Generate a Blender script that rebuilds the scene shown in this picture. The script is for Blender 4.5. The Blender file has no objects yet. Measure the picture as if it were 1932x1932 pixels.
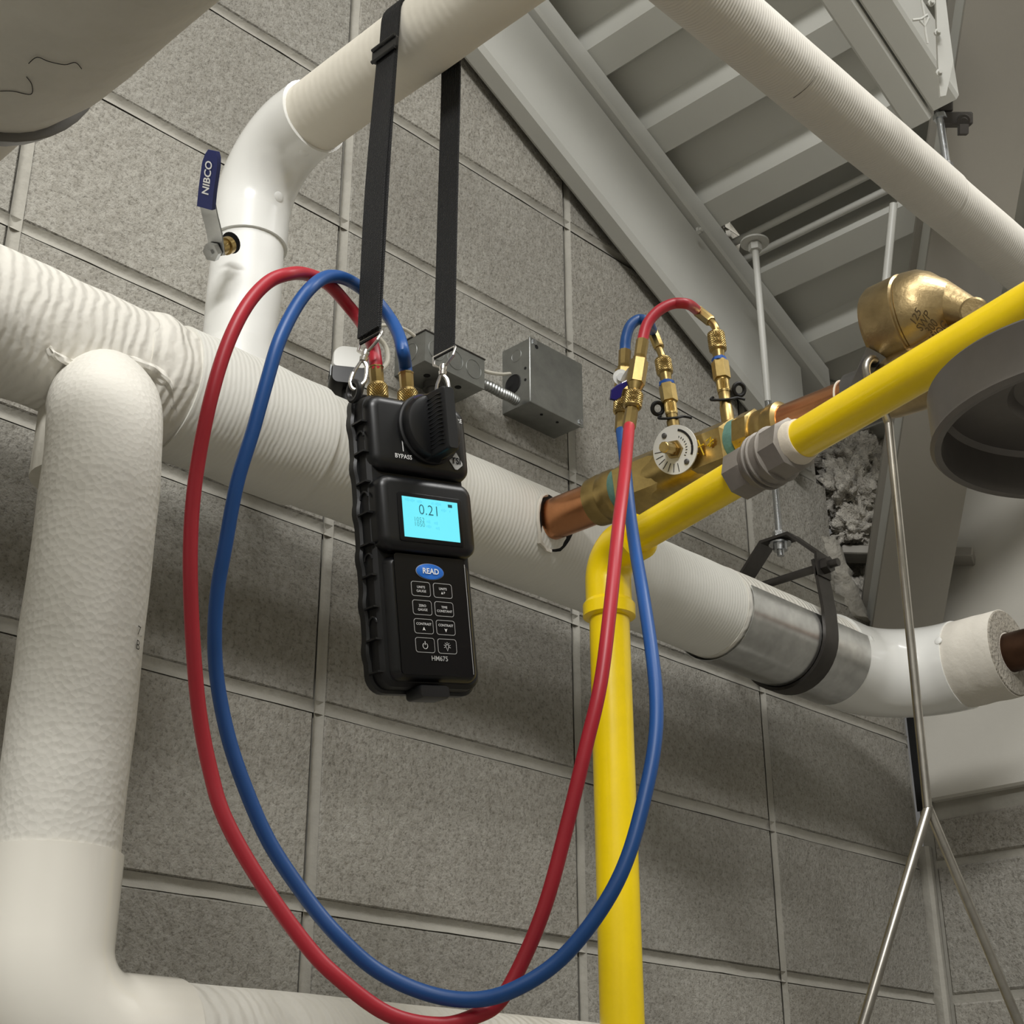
import bpy, bmesh, math, random
import numpy as np
from mathutils import Vector, Matrix, noise
random.seed(7)
V = Vector
PI = math.pi
scene = bpy.context.scene
COL = scene.collection

# ------------------------------------------------------------------ camera
CAM = np.array([-0.526438993, -1.19423365, -0.248875668]); FPX = 2798.11606
YAW, PIT, ROL = (math.radians(a) for a in (45.68425979, 24.23637464, -0.19178767))
def cam_axes():
    f = np.array([math.sin(YAW)*math.cos(PIT), math.cos(YAW)*math.cos(PIT), math.sin(PIT)])
    r = np.array([math.cos(YAW), -math.sin(YAW), 0.0]); u = np.cross(r, f)
    return np.array([math.cos(ROL)*r+math.sin(ROL)*u, math.sin(ROL)*r-math.cos(ROL)*u, f])
MC = cam_axes()
cd = bpy.data.cameras.new('camera'); cam = bpy.data.objects.new('camera', cd); COL.objects.link(cam)
cd.sensor_width = 36; cd.lens = 36*FPX/1932; cd.clip_start = .02; cd.clip_end = 50
mw = Matrix.Identity(4)
for i in range(3):
    mw[i][0] = MC[0][i]; mw[i][1] = -MC[1][i]; mw[i][2] = -MC[2][i]; mw[i][3] = CAM[i]
cam.matrix_world = mw
scene.camera = cam
def ray(x, y): return MC.T @ np.array([(x-966)/FPX, (y-966)/FPX, 1.0])
def dep(d, x, y): return V(CAM+ray(x, y)*d)
def on(ax, val, x, y):
    d = ray(x, y); return V(CAM+d*((val-CAM[ax])/d[ax]))
def onx(v, x, y): return on(0, v, x, y)
def ony(v, x, y): return on(1, v, x, y)
def onz(v, x, y): return on(2, v, x, y)

# ------------------------------------------------------------------ world, lights, exposure
w = bpy.data.worlds.new('world'); scene.world = w; w.use_nodes = True
w.node_tree.nodes['Background'].inputs[0].default_value = (1.0, .985, .95, 1)
w.node_tree.nodes['Background'].inputs[1].default_value = .10
def area(name, loc, target, sx, sy, power, col):
    l = bpy.data.lights.new(name, 'AREA'); l.shape = 'RECTANGLE'; l.size = sx; l.size_y = sy
    l.energy = power; l.color = col
    o = bpy.data.objects.new(name, l); COL.objects.link(o); o.location = loc
    o.rotation_euler = (V(target)-V(loc)).to_track_quat('-Z', 'Y').to_euler()
    return o
area('strip_light_near', (-1.85, -2.40, 1.95), (.3, -.1, .40), 1.2, .3, 68, (1, .99, .97))
area('fill_light_back', (-.45, -1.5, 2.3), (-.1, -.8, .2), 1.2, .3, 16, (1, .99, .97))  # added fill lamp to soften the contrast, not a known fixture
area('strip_light_far', (.95, -1.35, 1.95), (1.05, -.5, .6), .9, .2, 15, (1, .99, .97))
scene.view_settings.view_transform = 'Standard'
scene.view_settings.look = 'None'
scene.view_settings.gamma = 1
scene.view_settings.exposure = 0.3

# ------------------------------------------------------------------ materials
def srgb(r, g, b):
    f = lambda c: (c/255)/12.92 if c <= 10 else (((c/255)+.055)/1.055)**2.4
    return (f(r), f(g), f(b), 1)
MATS = {}
def mat(name, col, rough=.6, metal=0, bump=None, vary=None, spec=.5, coat=0, emit=None):
    """bump: list of (kind, scale, strength, distance); vary: (scale, amount)"""
    m = bpy.data.materials.new(name); m.use_nodes = True; nt = m.node_tree; N = nt.nodes; L = nt.links
    b = N['Principled BSDF']; b.inputs['Base Color'].default_value = col
    b.inputs['Roughness'].default_value = rough; b.inputs['Metallic'].default_value = metal
    b.inputs['Specular IOR Level'].default_value = spec; b.inputs['Coat Weight'].default_value = coat
    if emit: b.inputs['Emission Color'].default_value = emit[0]; b.inputs['Emission Strength'].default_value = emit[1]
    tc = N.new('ShaderNodeTexCoord'); src = tc.outputs['Object']
    if vary:
        n = N.new('ShaderNodeTexNoise'); n.inputs['Scale'].default_value = vary[0]; n.inputs['Detail'].default_value = 6
        n.inputs['Roughness'].default_value = .65; L.new(src, n.inputs['Vector'])
        mx = N.new('ShaderNodeMix'); mx.data_type = 'RGBA'; mx.blend_type = 'MULTIPLY'
        mr = N.new('ShaderNodeMapRange'); mr.inputs['From Min'].default_value = .3; mr.inputs['From Max'].default_value = .7
        mr.inputs['To Min'].default_value = 1-vary[1]; mr.inputs['To Max'].default_value = 1+vary[1]*.35
        L.new(n.outputs['Fac'], mr.inputs['Value'])
        mx.inputs[0].default_value = 1; mx.inputs[6].default_value = col; L.new(mr.outputs['Result'], mx.inputs[7])
        L.new(mx.outputs[2], b.inputs['Base Color'])
    prev = None
    for k in (bump or []):
        kind, sc, st, di = k[:4]
        if kind == 'noise':
            t = N.new('ShaderNodeTexNoise'); t.inputs['Detail'].default_value = 4; t.inputs['Scale'].default_value = sc; out = t.outputs['Fac']; L.new(src, t.inputs['Vector'])
        elif kind == 'voronoi':
            t = N.new('ShaderNodeTexVoronoi'); t.inputs['Scale'].default_value = sc; out = t.outputs['Distance']; L.new(src, t.inputs['Vector'])
        elif kind.startswith('wave'):
            t = N.new('ShaderNodeTexWave'); t.bands_direction = kind[4].upper(); t.inputs['Scale'].default_value = sc
            t.inputs['Distortion'].default_value = k[4]; t.inputs['Detail'].default_value = 3; t.inputs['Detail Scale'].default_value = k[5]
            out = t.outputs['Fac']; L.new(src, t.inputs['Vector'])
        bp = N.new('ShaderNodeBump'); bp.inputs['Strength'].default_value = st; bp.inputs['Distance'].default_value = di
        L.new(out, bp.inputs['Height'])
        if prev: L.new(prev.outputs['Normal'], bp.inputs['Normal'])
        prev = bp
    if prev: L.new(prev.outputs['Normal'], b.inputs['Normal'])
    MATS[name] = m
    return m

def block_material():
    m = bpy.data.materials.new('concrete_block'); m.use_nodes = True; nt = m.node_tree; N = nt.nodes; L = nt.links
    b = N['Principled BSDF']; b.inputs['Roughness'].default_value = .95; b.inputs['Specular IOR Level'].default_value = .2
    g = N.new('ShaderNodeNewGeometry'); src = g.outputs['Position']
    def nz(sc, det=5, ro=.6):
        n = N.new('ShaderNodeTexNoise'); n.inputs['Scale'].default_value = sc; n.inputs['Detail'].default_value = det
        n.inputs['Roughness'].default_value = ro; L.new(src, n.inputs['Vector']); return n.outputs['Fac']
    def ramp(a, p0, p1, c0, c1):
        r = N.new('ShaderNodeValToRGB'); r.color_ramp.elements[0].position = p0; r.color_ramp.elements[1].position = p1
        r.color_ramp.elements[0].color = c0; r.color_ramp.elements[1].color = c1; L.new(a, r.inputs['Fac']); return r.outputs['Color']
    def mul(a, b_, f=1):
        x = N.new('ShaderNodeMix'); x.data_type = 'RGBA'; x.blend_type = 'MULTIPLY'; x.inputs[0].default_value = f
        L.new(a, x.inputs[6]); L.new(b_, x.inputs[7]); return x.outputs[2]
    large = ramp(nz(3.5, 4), .3, .75, srgb(146, 143, 136), srgb(168, 166, 159))
    mid = ramp(nz(95, 4, .7), .36, .62, (.80, .79, .77, 1), (1.05, 1.05, 1.05, 1))
    fine = nz(230, 3, .65)
    pits = ramp(fine, .36, .47, (.34, .32, .30, 1), (1, 1, 1, 1))
    oi = N.new('ShaderNodeObjectInfo'); rr = ramp(oi.outputs['Random'], 0, 1, (.90, .90, .89, 1), (1.05, 1.04, 1.02, 1))
    c = mul(mul(mul(large, mid), pits, .5), rr)
    L.new(c, b.inputs['Base Color'])
    b1 = N.new('ShaderNodeBump'); b1.inputs['Strength'].default_value = .8; b1.inputs['Distance'].default_value = .0022; L.new(fine, b1.inputs['Height'])
    b2 = N.new('ShaderNodeBump'); b2.inputs['Strength'].default_value = .7; b2.inputs['Distance'].default_value = .004; L.new(nz(60, 4), b2.inputs['Height'])
    L.new(b1.outputs['Normal'], b2.inputs['Normal']); L.new(b2.outputs['Normal'], b.inputs['Normal'])
    return m
M_BLOCK = block_material()
M_MORTAR = mat('mortar', srgb(164, 161, 152), .92, bump=[('noise', 90, .5, .003), ('noise', 22, .5, .004)], vary=(14, .16), spec=.2)
M_PANEL = mat('painted_panel', srgb(196, 193, 184), .6, bump=[('noise', 120, .15, .001)], vary=(5, .06))
M_STEELPAINT = mat('painted_steel', srgb(190, 190, 184), .42, bump=[('noise', 300, .12, .0006)], vary=(6, .05))
M_DECK = mat('painted_deck', srgb(196, 196, 189), .45, vary=(5, .05))
M_DARKPAINT = mat('grey_painted_steel', srgb(148, 144, 135), .5, bump=[('noise', 350, .12, .0006)], vary=(5, .05))
CANV = srgb(222, 219, 210)
M_CANVX = mat('canvas_x', CANV, .8, bump=[('waveX', 30, .4, .003, 7, .8), ('noise', 16, .5, .008), ('noise', 400, .25, .0006)], vary=(7, .06), spec=.3)
M_CANVXF = mat('canvas_x_fine', srgb(222, 221, 214), .78, bump=[('waveX', 60, .22, .0012, 2.2, 1.0), ('noise', 18, .3, .005)], vary=(7, .05), spec=.3)
M_CANVD = mat('canvas_grey', srgb(204, 200, 191), .75, bump=[('waveX', 75, .3, .0014, 1.0, 1.0), ('noise', 18, .2, .004)], vary=(7, .05), spec=.3)
M_CANVZ = mat('canvas_z', CANV, .8, bump=[('waveZ', 40, .07, .0014, 5, .7), ('voronoi', 210, .35, .0016), ('noise', 12, .15, .006)], vary=(7, .05), spec=.3)
M_CANVY = mat('canvas_y', srgb(214, 209, 196), .75, bump=[('waveY', 36, .10, .0012, 4, .8), ('noise', 14, .35, .006)], vary=(5, .06), spec=.35)
M_CANVOLD = mat('canvas_old', srgb(214, 210, 198), .75, bump=[('noise', 20, .5, .006), ('waveY', 20, .2, .003, 6, 1.0)], vary=(9, .14), spec=.3)
M_JACKET = mat('white_jacket', srgb(226, 226, 222), .45, bump=[('noise', 30, .22, .003), ('noise', 11, .15, .006)], vary=(9, .03))
M_PVC = mat('white_pvc', srgb(226, 226, 222), .22, bump=[('noise', 8, .1, .006)], coat=.3)
M_PVCW = mat('cream_pvc', srgb(234, 230, 219), .14, bump=[('noise', 7, .1, .006)], coat=.2)
M_FOAM = mat('insulation_end', srgb(150, 144, 132), .95, bump=[('noise', 180, .9, .004), ('waveX', 90, .4, .002, 3, 1)], vary=(120, .3))
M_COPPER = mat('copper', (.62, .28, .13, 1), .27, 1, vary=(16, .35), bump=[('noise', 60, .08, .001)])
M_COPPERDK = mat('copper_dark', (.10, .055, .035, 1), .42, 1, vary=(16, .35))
M_BRASS = mat('brass', (.40, .29, .115, 1), .34, 1, vary=(26, .25), bump=[('noise', 200, .08, .0006)])
M_BRASSD = mat('brass_dull', (.56, .41, .16, 1), .30, 1, vary=(30, .35), bump=[('noise', 220, .2, .0006)])
M_BRONZE = mat('bronze', (.44, .33, .17, 1), .36, 1, vary=(24, .35), bump=[('noise', 260, .35, .0008)])
M_GALV = mat('galvanized', (.60, .61, .61, 1), .26, 1, vary=(45, .22), bump=[('noise', 40, .1, .001)])
M_BOXST = mat('box_galvanized', (.40, .41, .40, 1), .42, 1, vary=(35, .2), bump=[('noise', 60, .06, .001)])
M_ZINC = mat('zinc', (.58, .60, .62, 1), .25, 1, bump=[('waveZ', 320, .5, .0008, 0, 1)])
M_PLATE = mat('plated_steel', (.60, .61, .61, 1), .3, 1, vary=(40, .15))
M_CHROME = mat('chrome', (.62, .60, .57, 1), .26, 1)
M_ROD = mat('steel_rod', (.42, .40, .36, 1), .33, 1, vary=(40, .25))
M_BLKST = mat('black_steel', (.055, .05, .045, 1), .45, .6, vary=(30, .3))
M_GREYST = mat('grey_steel', (.14, .135, .13, 1), .45, .7, vary=(18, .2))
M_MALL = mat('grey_malleable', srgb(138, 132, 124), .5, .35, vary=(24, .15), bump=[('noise', 150, .25, .001)])
M_YEL = mat('yellow_paint', srgb(255, 220, 0), .3, vary=(14, .1), bump=[('noise', 90, .1, .001)], coat=.2)
M_RED = mat('red_hose', srgb(172, 30, 46), .42, vary=(20, .1))
M_BLUE = mat('blue_hose', srgb(20, 76, 142), .42, vary=(20, .1))
M_NAVY = mat('navy_vinyl', srgb(26, 36, 92), .38)
M_NAVYP = mat('navy_plastic', srgb(30, 22, 96), .25)
M_RUB = mat('black_rubber', srgb(14, 15, 17), .42, bump=[('noise', 500, .15, .0003)])
M_RUBD = mat('black_rubber_dull', srgb(9, 9, 10), .6)
M_PLAS = mat('black_plastic', srgb(8, 9, 11), .36)
M_KEY = mat('keypad_black', srgb(4, 4, 6), .35, spec=.3)
M_WEB = mat('black_webbing', srgb(22, 22, 23), .8, bump=[('waveZ', 190, 1, .002, 0, 1), ('waveY', 190, 1, .002, 0, 1)])
M_WHITE = mat('white_print', srgb(222, 222, 220), .5)
M_GREYPR = mat('grey_print', srgb(166, 166, 164), .5)
M_READ = mat('blue_key', srgb(24, 98, 186), .4)
M_INK = mat('ink', srgb(20, 18, 16), .6)
M_SCREEN = mat('lcd_backlight', (.05, .2, .22, 1), .3, emit=((.15, .80, .94, 1), .70))
M_LCD = mat('lcd_ink', srgb(4, 74, 90), .5)
M_LCD2 = mat('lcd_ink_faint', (.05, .3, .4, 1), .5, emit=((.08, .45, .58, 1), .8))
M_TEAL = mat('thread_sealant', srgb(96, 138, 128), .6, vary=(60, .25), bump=[('noise', 120, .5, .002)])
M_WSEAL = mat('white_sealant', srgb(214, 204, 186), .7, bump=[('noise', 90, .5, .002)])
M_BLUETIE = mat('blue_thread', srgb(28, 84, 168), .6)
M_DIAL = mat('dial_plate', srgb(214, 214, 210), .35)
M_YCHALK = mat('yellow_marker', srgb(206, 170, 20), .6)
M_WOOL = mat('mineral_wool', srgb(208, 203, 192), .98, bump=[('noise', 130, 1, .008), ('noise', 420, .8, .003)], vary=(60, .32), spec=.1)
M_CABLE = mat('white_cable', srgb(206, 202, 190), .5)
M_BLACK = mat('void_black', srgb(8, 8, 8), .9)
M_FLOOR = mat('floor_concrete', srgb(158, 155, 150), .8, vary=(3, .1))
M_ROOM = mat('painted_room', srgb(196, 195, 190), .8, vary=(2, .05))
M_BRONZEDK = mat('bronze_shadow', (.12, .085, .045, 1), .6, .6)
M_HOOD = mat('hood_steel', (.20, .185, .17, 1), .42, .6, vary=(12, .2))
M_STUCCO = mat('rough_parge', srgb(170, 166, 156), .95, bump=[('noise', 70, .9, .006)], vary=(30, .2))
M_TAG = mat('grey_label', srgb(190, 194, 196), .5)
M_SILK = mat('faded_canvas', srgb(206, 201, 190), .8, bump=[('noise', 60, .4, .003)])

# ------------------------------------------------------------------ builders
def link(o, parent=None):
    COL.objects.link(o)
    if parent is not None:
        o.parent = parent
        L = V((0, 0, 0)); p = parent
        while p is not None: L += p.location; p = p.parent
        o.location = -L
    return o
def tag(o, label=None, cat=None, group=None, kind=None):
    if label: o['label'] = label
    if cat: o['category'] = cat
    if group: o['group'] = group
    if kind: o['kind'] = kind
    return o
def root(name, loc, label, cat, group=None):
    e = bpy.data.objects.new(name, None); COL.objects.link(e); e.location = loc; e.empty_display_size = .02
    return tag(e, label, cat, group)
class MB:
    def __init__(s): s.v = []; s.f = []
    def add(s, verts, faces):
        k = len(s.v); s.v += [tuple(p) for p in verts]; s.f += [tuple(i+k for i in f) for f in faces]; return s
    def build(s, name, m, parent=None, sharp=35, label=None):
        me = bpy.data.meshes.new(name); me.from_pydata(s.v, [], s.f); me.update()
        bm = bmesh.new(); bm.from_mesh(me); bmesh.ops.recalc_face_normals(bm, faces=bm.faces); bm.to_mesh(me); bm.free()
        for p in me.polygons: p.use_smooth = True
        me.set_sharp_from_angle(angle=math.radians(sharp))
        me.materials.append(m)
        o = bpy.data.objects.new(name, me); link(o, parent)
        if label: o['label'] = label
        return o
    # ---- shapes
    def box(s, c, h, X=(1, 0, 0), Y=(0, 1, 0), Z=(0, 0, 1)):
        c = V(c); X = V(X)*h[0]; Y = V(Y)*h[1]; Z = V(Z)*h[2]
        vs = [c+X*a+Y*b+Z*d for a in (-1, 1) for b in (-1, 1) for d in (-1, 1)]
        return s.add(vs, [(0, 1, 3, 2), (4, 6, 7, 5), (0, 4, 5, 1), (2, 3, 7, 6), (0, 2, 6, 4), (1, 5, 7, 3)])
    def bbox(s, c, h, b, X=(1, 0, 0), Y=(0, 1, 0), Z=(0, 0, 1)):
        """box with chamfered +-Z faces"""
        X, Y, Z = V(X), V(Y), V(Z); c = V(c)
        rings = []
        for z, i in ((-h[2], b), (-h[2]+b, 0), (h[2]-b, 0), (h[2], b)):
            a, d = h[0]-i, h[1]-i
            ch = b
            rings.append([c+Z*z+X*px+Y*py for px, py in ((-a+ch, -d), (a-ch, -d), (a, -d+ch), (a, d-ch), (a-ch, d), (-a+ch, d), (-a, d-ch), (-a, -d+ch))])
        return s.loft(rings)
    def loft(s, rings, cap=True, closed=True):
        n = len(rings[0]); vs = [p for r in rings for p in r]; fs = []
        for k in range(len(rings)-1):
            for i in range(n if closed else n-1):
                j = (i+1) % n
                fs.append((k*n+i, k*n+j, (k+1)*n+j, (k+1)*n+i))
        if cap and closed:
            fs.append(tuple(range(n-1, -1, -1))); fs.append(tuple((len(rings)-1)*n+i for i in range(n)))
        return s.add(vs, fs)
    def tube(s, path, r, n=16, cap=True, rfun=None, up=None):
        path = [V(p) for p in path]
        if not hasattr(r, '__len__'): r = [r]*len(path)
        T = []
        for i in range(len(path)):
            a = path[max(i-1, 0)]; b = path[min(i+1, len(path)-1)]
            t = b-a
            T.append(t.normalized() if t.length > 1e-9 else V((0, 0, 1)))
        u = V(up) if up else (V((0, 0, 1)) if abs(T[0].z) < .9 else V((1, 0, 0)))
        u = (u-T[0]*u.dot(T[0])).normalized(); rings = []; dist = 0
        for i, p in enumerate(path):
            if i:
                dist += (p-path[i-1]).length
                u = (u-T[i]*u.dot(T[i])).normalized()
            v = T[i].cross(u)
            rings.append([p+(u*math.cos(2*PI*k/n)+v*math.sin(2*PI*k/n))*(r[i]+(rfun(dist, 2*PI*k/n) if rfun else 0)) for k in range(n)])
        return s.loft(rings, cap)
    def lathe(s, o, axis, prof, n=24, up=None, cap=True, rfun=None, phase=0):
        o = V(o); a = V(axis).normalized()
        u = V(up) if up else (V((0, 0, 1)) if abs(a.z) < .9 else V((1, 0, 0)))
        u = (u-a*u.dot(a)).normalized(); v = a.cross(u)
        rings = [[o+a*t+(u*math.cos(2*PI*k/n+phase)+v*math.sin(2*PI*k/n+phase))*max(r+(rfun(t, 2*PI*k/n) if rfun else 0), 1e-5) for k in range(n)] for t, r in prof]
        return s.loft(rings, cap)
    def ribbon(s, path, wdir, wid, th):
        path = [V(p) for p in path]; rings = []
        for i, p in enumerate(path):
            wd = V(wdir[i] if isinstance(wdir, list) else wdir)
            t = (path[min(i+1, len(path)-1)]-path[max(i-1, 0)]).normalized()
            wd = (wd-t*wd.dot(t)).normalized(); nrm = t.cross(wd)
            ww = wid[i] if hasattr(wid, '__len__') else wid
            rings.append([p+wd*ww/2+nrm*th/2, p-wd*ww/2+nrm*th/2, p-wd*ww/2-nrm*th/2, p+wd*ww/2-nrm*th/2])
        return s.loft(rings)
    def prism(s, poly, d):
        d = V(d); poly = [V(p) for p in poly]
        return s.loft([poly, [p+d for p in poly]])
    def torus(s, c, nrm, R, r, n=24, m=8, a0=0, a1=2*PI, up=None, sx=1):
        nrm = V(nrm).normalized(); u = V(up) if up else (V((0, 0, 1)) if abs(nrm.z) < .9 else V((1, 0, 0)))
        u = (u-nrm*u.dot(nrm)).normalized(); v = nrm.cross(u)
        full = abs(a1-a0-2*PI) < 1e-6
        pts = [V(c)+u*math.cos(a0+(a1-a0)*k/n)*R+v*math.sin(a0+(a1-a0)*k/n)*R*sx for k in range(n+1)]
        return s.tube(pts, r, m, cap=not full)
def spline(pts, per=8):
    pts = [V(p) for p in pts]; out = []
    for i in range(len(pts)-1):
        p0 = pts[max(i-1, 0)]; p1 = pts[i]; p2 = pts[i+1]; p3 = pts[min(i+2, len(pts)-1)]
        for k in range(per):
            t = k/per
            out.append(.5*((2*p1)+(p2-p0)*t+(2*p0-5*p1+4*p2-p3)*t*t+(3*p1-p0-3*p2+p3)*t**3))
    out.append(pts[-1]); return out
def line(a, b, n): return [V(a).lerp(V(b), k/n) for k in range(n+1)]
def arc(c, u, v, R, a0, a1, n): return [V(c)+(V(u)*math.cos(a0+(a1-a0)*k/n)+V(v)*math.sin(a0+(a1-a0)*k/n))*R for k in range(n+1)]
def wob(amp, sc, seed=0):
    return lambda d, a: amp*noise.noise(V((d*sc, math.cos(a)*1.7+seed, math.sin(a)*1.7)))
def knurl(o, axis, prof, n=60, k=14, tw=900, amp=.0004):
    n = 144; k = 24
    """lathe with a diamond knurl between the first and the last profile point"""
    ts = [p[0] for p in prof]; t0, t1 = ts[0], ts[-1]; N = 36; full = []
    for i in range(N+1):
        t = t0+(t1-t0)*i/N
        for j in range(len(prof)-1):
            if prof[j][0] <= t <= prof[j+1][0]:
                f = (t-prof[j][0])/max(prof[j+1][0]-prof[j][0], 1e-9); r = prof[j][1]*(1-f)+prof[j+1][1]*f; break
        full.append((t, r))
    e = (t1-t0)*.14
    def rf(t, a):
        if t < t0+e or t > t1-e: return 0
        return amp*(math.cos(k*a+tw*t)+math.cos(k*a-tw*t))*.5-amp*.3
    return MB().lathe(o, axis, full, n, rfun=rf)
def text(body, o, X, Y, size, m, parent, name='lettering', align='CENTER', lift=.0004, thick=.0, label=None, bend=None):
    cu = bpy.data.curves.new('t', 'FONT'); cu.body = body; cu.size = 1; cu.align_x = align; cu.align_y = 'CENTER'; cu.extrude = 0; cu.offset = thick; cu.resolution_u = 3
    ob = bpy.data.objects.new('t', cu); COL.objects.link(ob)
    dg = bpy.context.evaluated_depsgraph_get(); me = bpy.data.meshes.new_from_object(ob.evaluated_get(dg))
    bpy.data.objects.remove(ob); bpy.data.curves.remove(cu)
    X = V(X).normalized(); Y = V(Y).normalized(); Z = X.cross(Y); o = V(o)
    for v in me.vertices:
        q = o+X*v.co.x*size+Y*v.co.y*size+Z*lift
        if bend: q = bend(q)
        v.co = q
    me.materials.clear(); me.materials.append(m); me.name = name
    ob = bpy.data.objects.new(name, me); link(ob, parent)
    if label: ob['label'] = label
    return ob

# ================================================================== THE SETTING
BW, BH, J = .4064, .2032, .013
def block_mesh(w_, h_, d_, rough_right=False):
    b = MB(); c = .0028
    x0, x1, z0, z1 = J/2, w_-J/2, J/2, h_-J/2
    fr = [(x0+c, 0, z0+c), (x1-c, 0, z0+c), (x1-c, 0, z1-c), (x0+c, 0, z1-c)]
    mi = [(x0, c, z0), (x1, c, z0), (x1, c, z1), (x0, c, z1)]
    ba = [(x0, d_, z0), (x1, d_, z0), (x1, d_, z1), (x0, d_, z1)]
    b.loft([[V(p) for p in r] for r in (fr, mi, ba)])
    o = b.build('block', M_BLOCK, None, 20); me = o.data; bpy.data.objects.remove(o); return me
wall = MB()
# mortar body of the back wall: stops around the wool-stuffed opening
HX0, HZ0, HZ1 = 1.43, .60, 1.03
wall.box((-.5350, .10, .4), (1.965, .094, 2.4)).box((1.531, .10, -.70), (.1015, .094, 1.30)).box((1.531, .10, 1.915), (.1015, .094, .885))
wall_back = wall.build('wall_back', M_MORTAR); tag(wall_back, kind='structure')
jt = MB()
JP = [(-.5, .0004), (-.36, .0022), (-.16, .0042), (.0, .0047), (.16, .0042), (.36, .0022), (.5, .0004)]
def joint_h(x0, x1, z):
    n = max(2, int((x1-x0)/.03)); rings = []
    for k in range(n+1):
        x = x0+(x1-x0)*k/n; e = .0011*noise.noise(V((x*19, z*7, 1))); g = .0012*noise.noise(V((x*23, z*5, 6)))
        rings.append([V((x, y+g*(abs(a) < .45), z+a*(J+.001)+e)) for a, y in JP])
    jt.loft(rings, cap=False, closed=False)
def joint_v(x, z0, z1):
    n = max(2, int((z1-z0)/.03)); rings = []
    for k in range(n+1):
        z = z0+(z1-z0)*k/n; e = .0011*noise.noise(V((x*5, z*19, 3))); g = .0012*noise.noise(V((x*5, z*23, 8)))
        rings.append([V((x+a*(J+.001)+e, y-.0007+g*(abs(a) < .45), z)) for a, y in JP])
    jt.loft(rings, cap=False, closed=False)
for j in range(-3, 10): joint_h(-3*BW, 4*BW if j not in (4,) else 1.42, j*BH)
for i in range(-3, 4): joint_v(i*BW, -3*BH, 9*BH)
jt.build('mortar_joints', M_MORTAR, wall_back, 60, label='tooled pale mortar joints')
wall_back['label'] = 'grey concrete block wall with pale mortar joints behind the pipes'
bm_full = block_mesh(BW, BH, .06)
bm_cut = {3: block_mesh(.235, BH, .06), 4: block_mesh(.20, BH, .06)}
nb = 0
for i in range(-3, 4):
    for j in range(-3, 9):
        me = bm_cut[j] if (i == 3 and j in bm_cut) else bm_full
        o = bpy.data.objects.new('block' if nb == 0 else 'block.%03d' % nb, me); link(o, wall_back)
        o.location += V((i*BW, random.uniform(-.0008, .0006), j*BH)); nb += 1
# right wall: blocks below, painted panel above
XR = 1.632
wr = MB().box((XR+.10, -1.1, .4), (.096, 1.1, 2.4)).build('wall_right', M_MORTAR); tag(wr, kind='structure'); wr['label'] = 'return wall of grey blocks under a painted panel'
for k in range(4):
    for j in range(-3, 2):
        h_ = BH if j < 1 else .075
        mesh = bm_full if j < 1 else (bm_half if 'bm_half' in globals() else globals().setdefault('bm_half', block_mesh(BW, .075, .06)))
        o = bpy.data.objects.new('block', mesh); link(o, wr)
        L0 = o.location.copy()
        o.rotation_euler = (0, 0, -PI/2); o.location = L0+V((XR, -.014-k*BW, j*BH))
MB().box((XR-.001, -.012, .48), (.0012, .013, .19)).build('corner_gap_shade', M_BLACK, wr)  # thin black strip that paints the shade inside the corner gap
MB().bbox((XR+.0-.002, -1.11, .92), (1.085, .62, .012), .004, X=(0, 1, 0), Y=(0, 0, 1), Z=(1, 0, 0)).build('panel', M_PANEL, wr)
MB().tube([(1.625, -.007, -.9), (1.625, -.007, .23)], .012, 12, rfun=wob(.004, 20)).build('mortar_fillet', M_MORTAR, wr)
fl = MB().box((.2, -1.2, -1.90), (3.2, 1.6, .05)).build('floor', M_FLOOR); tag(fl, 'plain grey concrete floor far below the pipes', kind='structure')

wl = MB().box((-2.7, -1.5, .3), (.08, 1.7, 2.3)).build('wall_left', M_ROOM); tag(wl, 'plain painted block wall on the left of the room', kind='structure')
wf_ = MB().box((-.5, -3.1, .3), (2.3, .08, 2.3)).build('wall_front', M_ROOM); tag(wf_, 'plain painted wall behind the viewer', kind='structure')
cl_ = MB().box((-.5, -1.55, 2.5), (2.3, 1.7, .05)).build('ceiling', M_ROOM); tag(cl_, 'flat pale ceiling above the viewer', kind='structure')
# sloped steel deck overhead -------------------------------------------------
SL = -.51; TH = math.atan(.51); DX = V((math.cos(TH), 0, -math.sin(TH))); DN = V((math.sin(TH), 0, math.cos(TH)))
def zbeam(x, dz=0): return 1.1755+dz+SL*(x-.584)
def onslope(px, py, dz=0):
    d = ray(px, py); t = (1.1755+dz-.51*(CAM[0]-.584)-CAM[2])/(d[2]+.51*d[0]); return V(CAM+d*t)
PER = .1355/math.cos(TH)
base = V((1.114, 0, zbeam(1.114, .228)))         # lower end of one rib bottom
prof = []
for k in range(-7, 4):
    s0 = k*PER
    deep = .115 if k == 0 else .030
    prof += [(s0-.048, 0), (s0, 0), (s0+.010, deep), (s0+PER-.048-.022, deep)]
b = MB()
rings = []
for yy in (-.012, -.66):
    rings.append([base+DX*s+DN*h+V((0, yy, 0)) for s, h in prof])
b.loft(rings, cap=False, closed=False)
deck = b.build('ceiling', M_DECK, None, 20); tag(deck, 'sloping corrugated steel deck painted pale grey overhead', kind='structure')
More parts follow.
